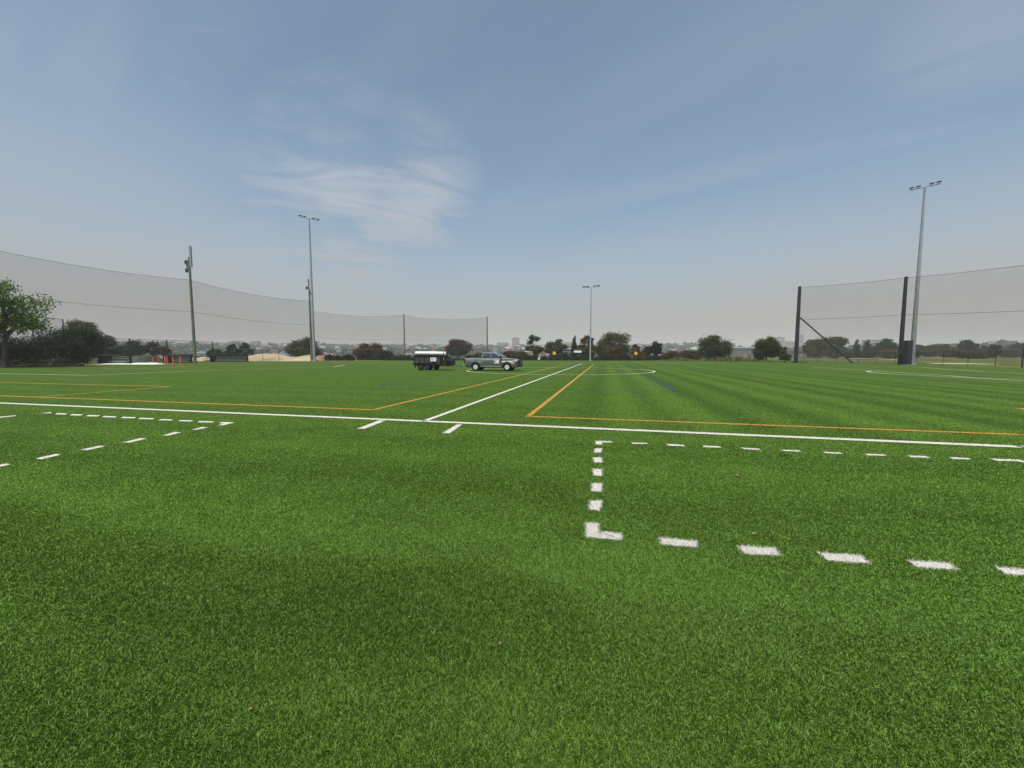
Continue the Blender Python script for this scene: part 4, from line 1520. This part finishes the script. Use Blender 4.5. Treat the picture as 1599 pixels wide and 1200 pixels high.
# ================================================================ walkers behind the far fence
def person(px, Y, z0, face, shirt, legs, label, H=1.75):
    root = empty('person', (at(px, 555, Y).x, Y, z0), face, label, 'person')
    s = H / 1.75
    J = {'pel': (0, 0, .95), 'chest': (0.02, 0, 1.30), 'neck': (.02, 0, 1.48), 'head': (.04, 0, 1.60), 'crown': (.04, 0, 1.70),
         'shl': (.0, .19, 1.42), 'ell': (.02, .27, 1.14), 'hal': (.16, .25, .92), 'fil': (.22, .25, .84),
         'shr': (.0, -.19, 1.42), 'elr': (-.06, -.27, 1.15), 'har': (.02, -.28, .90), 'fir': (.05, -.28, .81),
         'hpl': (0, .10, .90), 'knl': (.12, .11, .50), 'anl': (.08, .11, .09), 'tol': (.25, .12, .04),
         'hpr': (0, -.10, .90), 'knr': (-.02, -.11, .50), 'anr': (-.22, -.11, .12), 'tor': (-.06, -.12, .04)}
    Rd = {'pel': .14, 'chest': .155, 'neck': .06, 'head': .095, 'crown': .075, 'shl': .07, 'ell': .045, 'hal': .035, 'fil': .03, 'shr': .07,
          'elr': .045, 'har': .035, 'fir': .03, 'hpl': .095, 'knl': .062, 'anl': .045, 'tol': .04, 'hpr': .095, 'knr': .062, 'anr': .045, 'tor': .04}
    Ed = [('pel', 'chest'), ('chest', 'neck'), ('neck', 'head'), ('head', 'crown'), ('chest', 'shl'), ('shl', 'ell'), ('ell', 'hal'), ('hal', 'fil'),
          ('chest', 'shr'), ('shr', 'elr'), ('elr', 'har'), ('har', 'fir'), ('pel', 'hpl'), ('hpl', 'knl'), ('knl', 'anl'), ('anl', 'tol'),
          ('pel', 'hpr'), ('hpr', 'knr'), ('knr', 'anr'), ('anr', 'tor')]

    def skin(name, keys, edges, grow, m, parent):
        me = bpy.data.meshes.new(name)
        ix = {k: i for i, k in enumerate(keys)}
        me.from_pydata([Vector(J[k]) * s for k in keys], [(ix[a], ix[b]) for a, b in edges], [])
        me.materials.append(m)
        o = bpy.data.objects.new(name, me)
        COL.objects.link(o)
        o.parent = parent
        sk_ = o.modifiers.new('skin', 'SKIN')
        sk_.use_smooth_shade = True
        for i, k in enumerate(keys):
            r = Rd[k] * s + grow
            me.skin_vertices[0].data[i].radius = (r, r)
        me.skin_vertices[0].data[0].use_root = True
        o.modifiers.new('sub', 'SUBSURF').levels = 1
        return o

    me_ok = True
    keys = list(J)
    body = skin('body', keys, Ed, 0, M_['skin'], root)
    skin('shirt', ['pel', 'chest', 'shl', 'ell', 'shr', 'elr'], [('pel', 'chest'), ('chest', 'shl'), ('shl', 'ell'), ('chest', 'shr'), ('shr', 'elr')], .025, M_[shirt], root)
    skin('trousers', ['pel', 'hpl', 'knl', 'anl', 'hpr', 'knr', 'anr'], [('pel', 'hpl'), ('hpl', 'knl'), ('knl', 'anl'), ('pel', 'hpr'), ('hpr', 'knr'), ('knr', 'anr')], .02, M_[legs], root)
    mb = MB()
    mb.tube([(.04 * s, 0, 1.66 * s), (.04 * s, 0, 1.74 * s), (.03 * s, 0, 1.79 * s)], [.115 * s, .11 * s, .05 * s], 10)
    mb.box((.1 * s, -.08 * s, 1.665 * s), (.24 * s, .08 * s, 1.685 * s))
    mb.build('cap', M_['white_cloth'], root)


person(1165.2, 98, .45, R(180), 'white_cloth', 'white_cloth', 'walker in white seen over the dry grass behind the fence', 1.72)
person(1170.3, 96, .45, R(160), 'red_cloth', 'dark_cloth', 'walker in red top and dark trousers beside the one in white', 1.78)
# the earth bank they stand on
mb = MB()
xa, xb = at(1120, 560, 97).x, at(1182, 560, 97).x
vs, fs = [], []
nx, ny = 24, 8
for j in range(ny + 1):
    for i in range(nx + 1):
        s, t = i / nx, j / ny
        e = min(1, 5 * s, 5 * (1 - s)) * min(1, 3.5 * t, 3.5 * (1 - t))
        vs.append((xa + (xb - xa) * s, 93.5 + 7 * t, .45 * e if 0 < j < ny and 0 < i < nx else -.1))
fs = [(j * (nx + 1) + i, j * (nx + 1) + i + 1, (j + 1) * (nx + 1) + i + 1, (j + 1) * (nx + 1) + i) for j in range(ny) for i in range(nx)]
mb.add(vs, fs)
tag(mb.build('earth_bank', M_['verge'], smooth=True), kind='structure')

# ================================================================ pickup and trailer
YAW = -THETA
TS = 1.0


def wheel(parent, x, y, r, wd, side, alloy=True, name='wheel'):
    t = MB()
    prof = [(-wd / 2, r * .62), (-wd / 2, r * .9), (-wd * .38, r), (wd * .38, r), (wd / 2, r * .9), (wd / 2, r * .62)]
    n = 28
    vs, fs = [], []
    for k in range(n):
        a = 2 * PI * k / n
        for yy, rr in prof:
            vs.append((x + rr * math.cos(a), y + yy, r + rr * math.sin(a)))
    m = len(prof)
    for k in range(n):
        k2 = (k + 1) % n
        for i in range(m):
            i2 = (i + 1) % m
            fs.append((k * m + i, k * m + i2, k2 * m + i2, k2 * m + i))
    t.add(vs, fs)
    wo_ = t.build(name, M_['rubber'], parent, smooth=True)
    q = MB()
    yo = y - side * wd * .42
    q.disc((x, r), r * .61, min(yo, yo + side * .05), max(yo, yo + side * .05), 24, 1)
    y1 = yo - side * .012
    for k in range(6 if alloy else 5):
        a = 2 * PI * k / (6 if alloy else 5) + .3
        ca, sa = math.cos(a), math.sin(a)
        hw = .06 if alloy else .04
        p = [(x + ca * r * .1 - sa * hw, r + sa * r * .1 + ca * hw), (x + ca * r * .58 - sa * hw * 1.3, r + sa * r * .58 + ca * hw * 1.3),
             (x + ca * r * .58 + sa * hw * 1.3, r + sa * r * .58 - ca * hw * 1.3), (x + ca * r * .1 + sa * hw, r + sa * r * .1 - ca * hw)]
        q.prism(p, min(y1, yo + side * .01), max(y1, yo + side * .01), 0)
    q.disc((x, r), r * .17, min(y1 - side * .01, yo), max(y1 - side * .01, yo), 14, 0)
    # rim ring
    for k in range(24):
        a0, a1 = 2 * PI * k / 24, 2 * PI * (k + 1) / 24
        p = [(x + r * .52 * math.cos(a0), r + r * .52 * math.sin(a0)), (x + r * .62 * math.cos(a0), r + r * .62 * math.sin(a0)),
             (x + r * .62 * math.cos(a1), r + r * .62 * math.sin(a1)), (x + r * .52 * math.cos(a1), r + r * .52 * math.sin(a1))]
        q.prism(p, min(y1, yo + side * .01), max(y1, yo + side * .01), 0)
    q.build('rim', [M_['alloy'] if alloy else M_['lamp'], M_['black']], wo_)
    return wo_


def tumble(o, HW):
    bm = bmesh.new()
    bm.from_mesh(o.data)
    for zc in (.55, .7, .85, .98, 1.06, 1.13, 1.18):
        bmesh.ops.bisect_plane(bm, geom=bm.verts[:] + bm.edges[:] + bm.faces[:], plane_co=(0, 0, zc), plane_no=(0, 0, 1))
    for v in bm.verts:
        z_ = v.co.z
        ins = max(0, z_ - .98) ** 1.5 * .85 + max(0, .72 - z_) * .16
        # nose and tail draw in slightly
        x_ = v.co.x
        ins += max(0, x_ - 4.75) ** 2 * .35 + max(0, .25 - x_) * .12
        v.co.y -= math.copysign(ins, v.co.y)
    bmesh.ops.recalc_face_normals(bm, faces=bm.faces)
    bm.to_mesh(o.data)
    bm.free()


def pickup():
    Y0 = 38.2
    rear = at(729.5, 570, Y0 + .6)
    root = empty('pickup_truck', (rear.x, rear.y, 0), YAW, 'dark grey double-cab pickup with silver wheels towing a trailer', 'pickup', scale=TS)
    HW = .92                       # half width; near side is y = -HW
    R1, R2, WR = 1.17, 4.30, .375

    def arch(cx, r, n=9):
        return [(cx - r * math.cos(PI * k / n), .36 + r * math.sin(PI * k / n)) for k in range(n + 1)]
    low = [(.06, .42), (.62, .42)] + arch(R1, .50) + [(1.75, .40), (3.72, .40)] + arch(R2, .50) + [(4.9, .38), (5.22, .46)]
    up = [(5.28, .72), (5.24, .98), (5.12, 1.08), (4.7, 1.15), (4.1, 1.20), (3.82, 1.22), (1.66, 1.22), (1.655, 1.235), (.05, 1.24), (.02, 1.15), (.03, .75)]
    b = MB()
    b.prism(low + up, -HW, HW)
    body = b.build('body', M_['paint'], root)
    tumble(body, HW)
    bv = body.modifiers.new('bevel', 'BEVEL')
    bv.width, bv.segments, bv.limit_method, bv.angle_limit = .06, 4, 'ANGLE', R(38)
    # greenhouse, narrowing upwards
    prof = [(1.66, 1.215), (1.84, 1.73), (2.02, 1.78), (2.95, 1.79), (3.14, 1.74), (3.90, 1.215)]
    vs = []
    for s in (-1, 1):
        for x, zz in prof:
            t = (zz - 1.215) / .57
            vs.append((x, s * (HW - .03 - .15 * t), zz))
    n = len(prof)
    g = MB()
    g.add(vs, [tuple(range(n))[::-1], tuple(range(n, 2 * n))] + [(i, (i + 1) % n, (i + 1) % n + n, i + n) for i in range(n)])
    cab = g.build('cab', M_['paint'], root, bevel=.07)
    cab.modifiers['bevel'].segments = 4

    def side_pt(x, zz, s, off=.012):
        t = (zz - 1.215) / .57
        return (x, s * (HW - .03 - .15 * t + off), zz)
    for s in (-1, 1):
        for q in ([(1.90, 1.27), (2.66, 1.27), (2.66, 1.64), (2.06, 1.64)], [(2.76, 1.27), (3.66, 1.27), (3.12, 1.64), (2.78, 1.64)]):
            w_ = MB()
            w_.add([side_pt(x, zz, s) for x, zz in q] + [side_pt(x, zz, s, -.02) for x, zz in q],
                   [(0, 1, 2, 3), (7, 6, 5, 4)] + [(i, (i + 1) % 4, (i + 1) % 4 + 4, i + 4) for i in range(4)])
            w_.build('side_window', M_['glass'], cab)
    w_ = MB()
    w_.add([(3.84, -.76, 1.27), (3.84, .76, 1.27), (3.20, .66, 1.72), (3.20, -.66, 1.72)], [(0, 1, 2, 3)])
    o = w_.build('windscreen', M_['glass'], cab, loc=(.03, 0, .015))
    o.modifiers.new('th', 'SOLIDIFY').thickness = .01
    w_ = MB()
    w_.add([(1.685, -.7, 1.30), (1.685, .7, 1.30), (1.80, .62, 1.66), (1.80, -.62, 1.66)], [(0, 1, 2, 3)])
    o = w_.build('rear_window', M_['glass'], cab, loc=(-.025, 0, 0))
    o.modifiers.new('th', 'SOLIDIFY').thickness = .01
    # doors: proud panels with a shadow gap
    for s in (-1, 1):
        y0, y1 = sorted((s * (HW - .01), s * (HW + .012)))
        for nm, q in (('rear_door', [(1.93, .52), (2.68, .50), (2.70, 1.19), (1.80, 1.19), (1.80, .98)]),
                      ('front_door', [(2.72, .50), (3.68, .50), (3.76, .75), (3.76, 1.19), (2.73, 1.19)])):
            d = MB()
            d.prism(q, y0, y1)
            dr = d.build(nm, M_['paint'], root)
            tumble(dr, HW)
            hx = q[3][0] + .1 if nm == 'rear_door' else 2.82
            hy0, hy1 = sorted((s * (HW + .013), s * (HW + .045)))
            MB().box((hx, hy0 - (.0 if s > 0 else -.02), .98), (hx + .17, hy1 - (.02 if s > 0 else 0), 1.02)).build('handle', M_['trim'], dr)
        # sticker on the front door
        if s == -1:
            MB().box((3.08, -HW - .022, .72), (3.53, -HW - .014, 1.03)).build('door_sticker', M_['decal_white'], root)
            q = MB()
            q.box((3.10, -HW - .026, .86), (3.22, -HW - .023, .98), 0)
            q.box((3.10, -HW - .026, .75), (3.50, -HW - .023, .80), 1)
            q.box((3.25, -HW - .026, .83), (3.42, -HW - .023, .85), 1)
            q.build('sticker_print', [M_['decal_ink'], M_['decal_pale']], root)
        # sill step, arches
        yy0, yy1 = sorted((s * (HW - .02), s * (HW + .12)))
        MB().box((1.80, yy0, .40), (3.70, yy1, .45)).build('side_step', M_['trim'], root, bevel=.01)
        for cx in (R1, R2):
            q = MB()
            outer = [(cx - .57 * math.cos(PI * k / 12), .36 + .57 * math.sin(PI * k / 12)) for k in range(13)]
            inner = [(cx - .49 * math.cos(PI * k / 12), .36 + .49 * math.sin(PI * k / 12)) for k in range(13)]
            ya, yb = sorted((s * (HW - .03), s * (HW + .03)))
            for k in range(12):
                q.prism([outer[k], outer[k + 1], inner[k + 1], inner[k]], ya, yb)
            q.build('wheel_arch', M_['paint'], root)
        m_ = MB()
        ya, yb = sorted((s * (HW - .02), s * (HW + .22)))
        m_.box((3.60, ya, 1.20), (3.76, yb, 1.40))
        m_.build('wing_mirror', M_['black'], root, bevel=.03)
        ya, yb = sorted((s * .52, s * (HW + .015)))
        MB().box((5.02, ya, .86), (5.275, yb, 1.03)).build('headlight', M_['clear_glass'], root, bevel=.03)
        ya, yb = sorted((s * .74, s * (HW + .012)))
        MB().box((.0, ya, .80), (.12, yb, 1.16)).build('tail_light', M_['red_glass'], root, bevel=.02)
        for x in (R1, R2):
            wheel(root, x, s * (HW - .13), WR, .25, -s if False else (1 if s < 0 else -1))
    # bed opening, tonneau, tailgate, bumpers
    MB().box((.12, -HW + .1, 1.243), (1.6, HW - .1, 1.27)).build('tonneau_cover', M_['black'], root, bevel=.01)
    MB().box((-.10, -HW + .03, .42), (.05, HW - .03, .60)).build('rear_bumper', M_['trim'], root, bevel=.03)
    MB().box((-.005, -HW + .2, .66), (.018, HW - .2, 1.18)).build('tailgate', M_['paint'], root)
    MB().box((-.24, -.04, .36), (.02, .04, .43)).build('tow_bar', M_['black'], root)
    MB().box((5.16, -.88, .36), (5.44, .88, .58)).build('front_bumper', M_['black'], root, bevel=.04)
    MB().box((5.24, -.5, .66), (5.31, .5, 1.02)).build('grille', M_['black'], root, bevel=.02)
    q = MB()
    for zz in (.72, .90, 1.06):
        q.tube([(5.40, -.62, zz), (5.50, -.45, zz), (5.50, .45, zz), (5.40, .62, zz)], .03, 6)
    for yv in (-.45, 0, .45):
        q.tube([(5.46, yv, .5), (5.50, yv, 1.07)], .03, 6)
    q.build('bull_bar', M_['black'], root)
    MB().box((.3, -.78, .30), (4.9, .78, .44)).build('chassis', M_['black'], root)
    q = MB()
    q.tube([(1.78, -.55, 1.26), (1.70, -.55, 1.52), (1.70, .55, 1.52), (1.78, .55, 1.26)], .03, 6)
    q.build('sports_bar', M_['black'], root)
    return root


pickup()


def trailer():
    Y0 = 39.0
    rear = at(651.5, 570, 40.2)
    root = empty('tandem_trailer', (rear.x, rear.y, 0), YAW, 'black tandem-axle cage trailer carrying a white roll, hitched to the pickup', 'trailer', scale=TS)
    HW = .95
    L0, L1 = .12, 3.0
    MB().box((0, -HW, .52), (.12, HW, .78)).build('rear_bumper', M_['black'], root, bevel=.02)
    MB().box((.05, -.7, .44), (3.1, .7, .56)).build('chassis', M_['black'], root)
    MB().box((L0 + .02, -HW, .57), (L1, HW, .66)).build('deck', M_['black'], root)
    # cage: frame, mesh sides
    q = MB()
    for s in (-1, 1):
        for z_ in (.70, 1.44):
            q.box((L0, s * HW - .03, z_ - .025), (L1, s * HW + .03, z_ + .025))
        for k in range(6):
            x = L0 + .03 + k * (L1 - L0 - .06) / 5
            q.box((x - .025, s * HW - .028, .66), (x + .025, s * HW + .028, 1.48))
    for x in (L0, L1):
        q.box((x - .03, -HW, 1.42), (x + .03, HW, 1.47))
    q.build('cage_frame', M_['black'], root)
    for s in (-1, 1):
        MB().box((L0 + .03, s * (HW - .05) - .01, .67), (L1 - .03, s * (HW - .05) + .01, 1.41)).build('side_panel', M_['cage'], root)
    for x in (L0 + .04, L1 - .04):
        MB().box((x - .01, -HW + .07, .67), (x + .01, HW - .07, 1.41)).build('end_panel', M_['cage'], root)
    # load seen above the side: brush gear
    # signboard
    MB().box((1.92, -HW - .045, .89), (2.56, -HW - .031, 1.27)).build('signboard', M_['decal_white'], root)
    q = MB()
    q.tube([(2.04, -HW - .048, 1.12), (2.11, -HW - .048, 1.15), (2.19, -HW - .048, 1.12)], [.03, .05, .02], 6, 0)
    for z_, a, b_ in ((1.16, 2.24, 2.46), (1.08, 2.24, 2.42), (.99, 2.0, 2.46), (.95, 2.0, 2.3)):
        q.box((a, -HW - .05, z_), (b_, -HW - .046, z_ + .012), 1)
    q.build('sign_print', [M_['decal_ink'], M_['decal_grey']], root)
    # mudguards, wheels
    for s in (-1, 1):
        q = MB()
        pr = [(.45, .52), (.58, .66), (.75, .70), (1.85, .70), (2.02, .66), (2.15, .52)]
        for k in range(len(pr) - 1):
            (xa_, za), (xb_, zb) = pr[k], pr[k + 1]
            ya, yb = sorted((s * (HW + .0), s * (HW + .22)))
            q.add([(xa_, ya, za), (xb_, ya, zb), (xb_, yb, zb), (xa_, yb, za), (xa_, ya, za + .03), (xb_, ya, zb + .03), (xb_, yb, zb + .03), (xa_, yb, za + .03)],
                  [(0, 3, 2, 1), (4, 5, 6, 7), (0, 1, 5, 4), (1, 2, 6, 5), (2, 3, 7, 6), (3, 0, 4, 7)])
        q.build('mudguard', M_['navy'], root)
        for x in (.93, 1.66):
            wheel(root, x, s * (HW + .12), .30, .19, 1 if s < 0 else -1, alloy=False)
    for x in (.93, 1.66):
        MB().tube([(x, -HW, .30), (x, HW, .30)], .04, 6).build('axle', M_['black'], root)
    # white roll on a rack
    MB().tube([(.10, -.52, 1.70), (.14, -.52, 1.70), (3.36, -.52, 1.66), (3.40, -.52, 1.66)], [.15, .185, .185, .15], 20).build('white_roll', M_['white'], root, smooth=True)
    q = MB()
    q.tube([(3.18, -.52, 1.662), (3.25, -.52, 1.661)], .192, 20)
    q.build('roll_strap', M_['black'], root)
    for x in (.25, 1.6, 2.9):
        MB().box((x - .03, -HW + .08, 1.471), (x + .03, HW - .08, 1.50)).build('rack_bar', M_['black'], root)
    MB().box((3.14, -.62, .62), (3.26, -.44, 1.47)).build('front_upright', M_['black'], root)
    MB().tube([(3.20, -.66, 1.05), (3.20, -.66, 1.25)], .04, 8).build('crank_tube', M_['trim'], root)
    # tool box, drawbar, jockey wheel
    tb = MB().box((3.05, -.85, .40), (3.62, .85, .96)).build('tool_box', M_['navy'], root, bevel=.02)
    MB().box((3.03, -.87, .961), (3.90, .87, 1.0)).build('lid', M_['lamp'], tb)
    MB().box((3.621, -.7, .50), (3.90, .7, .96)).build('front_locker', M_['black'], root, bevel=.02)
    q = MB()
    for s in (-1, 1):
        q.tube([(3.1, s * .6, .46), (4.75, s * .05, .42)], .04, 6)
    q.tube([(4.7, 0, .42), (5.05, 0, .43)], .045, 6)
    q.build('drawbar', M_['black'], root)
    MB().tube([(4.45, -.14, .25), (4.45, -.14, .75)], .03, 6).build('jockey_stand', M_['trim'], root)
    MB().box((4.98, -.06, .43), (5.16, .06, .52)).build('coupling', M_['trim'], root)
    # mud flap
    for s in (-1, 1):
        MB().box((.30, s * (HW + .11) - .09, .25), (.33, s * (HW + .11) + .09, .55)).build('tail_lamp' if False else 'mud_flap', M_['rubber'], root)
        MB().box((-.02, s * .8 - .12, .60), (0, s * .8 + .12, .70)).build('tail_light', M_['red_glass'], root)
    return root


trailer()

# ================================================================ small leaves on the turf
def leaf(px, py, s, m, rz, label):
    p = gnd(px, py)
    vs = []
    nseg = 8
    for k in range(nseg + 1):
        t = k / nseg
        wv = math.sin(PI * t) ** .8 * .3
        zz = .02 + .25 * s * math.sin(PI * t) * .6
        vs += [(-s / 2 + s * t, -wv * s, zz + .1 * s), (-s / 2 + s * t, 0, zz), (-s / 2 + s * t, wv * s, zz + .12 * s)]
    fs = []
    for k in range(nseg):
        for j in range(2):
            a = k * 3 + j
            fs.append((a, a + 3, a + 4, a + 1))
    mb = MB()
    mb.add(vs, fs)
    o = mb.build('fallen_leaf', M_[m], loc=(p.x, p.y, .004))
    o.rotation_euler = (0, 0, rz)
    o.modifiers.new('th', 'SOLIDIFY').thickness = .002
    tag(o, label, 'leaf', 'fallen leaves on the turf')


leaf(1221, 713.4, .10, 'leaf_dark', .2, 'blackish curled leaf under the upper row of right dashes')
leaf(1230, 715.6, .09, 'leaf_dark', -.6, 'smaller blackish leaf touching the curled black one')
leaf(1178, 839, .045, 'leaf_dead', .1, 'tan leaf above the lower row of right dashes')
leaf(781, 1012, .02, 'leaf_dead', 1.2, 'tiny pale tan leaf in the centre foreground')
leaf(640, 970, .016, 'leaf_dead', .8, 'tiny brown leaf left of the centre foreground')
leaf(391, 1116, .016, 'leaf_dead', .5, 'tiny orange-brown leaf in the lower left foreground')
leaf(1151, 746, .06, 'leaf_dead', .9, 'small pale leaf inside the right dashed box')

# ================================================================ haze
mb = MB()
mb.box((-1850, -1850, -16), (1850, 1850, 66))
hazeo = mb.build('haze', [])
hm = bpy.data.materials.new('haze_air')
hm.use_nodes = True
hn, hl = hm.node_tree.nodes, hm.node_tree.links
hn.remove(hn['Principled BSDF'])
pv = hn.new('ShaderNodeVolumePrincipled')
pv.inputs['Color'].default_value = (1.0, 0.985, 0.97, 1)
pv.inputs['Density'].default_value = 0.00034
pv.inputs['Anisotropy'].default_value = 0.0
hl.new(pv.outputs[0], hn['Material Output'].inputs['Volume'])
hazeo.data.materials.append(hm)
tag(hazeo, 'thin smoky haze over the field and hills', 'haze', kind='stuff')
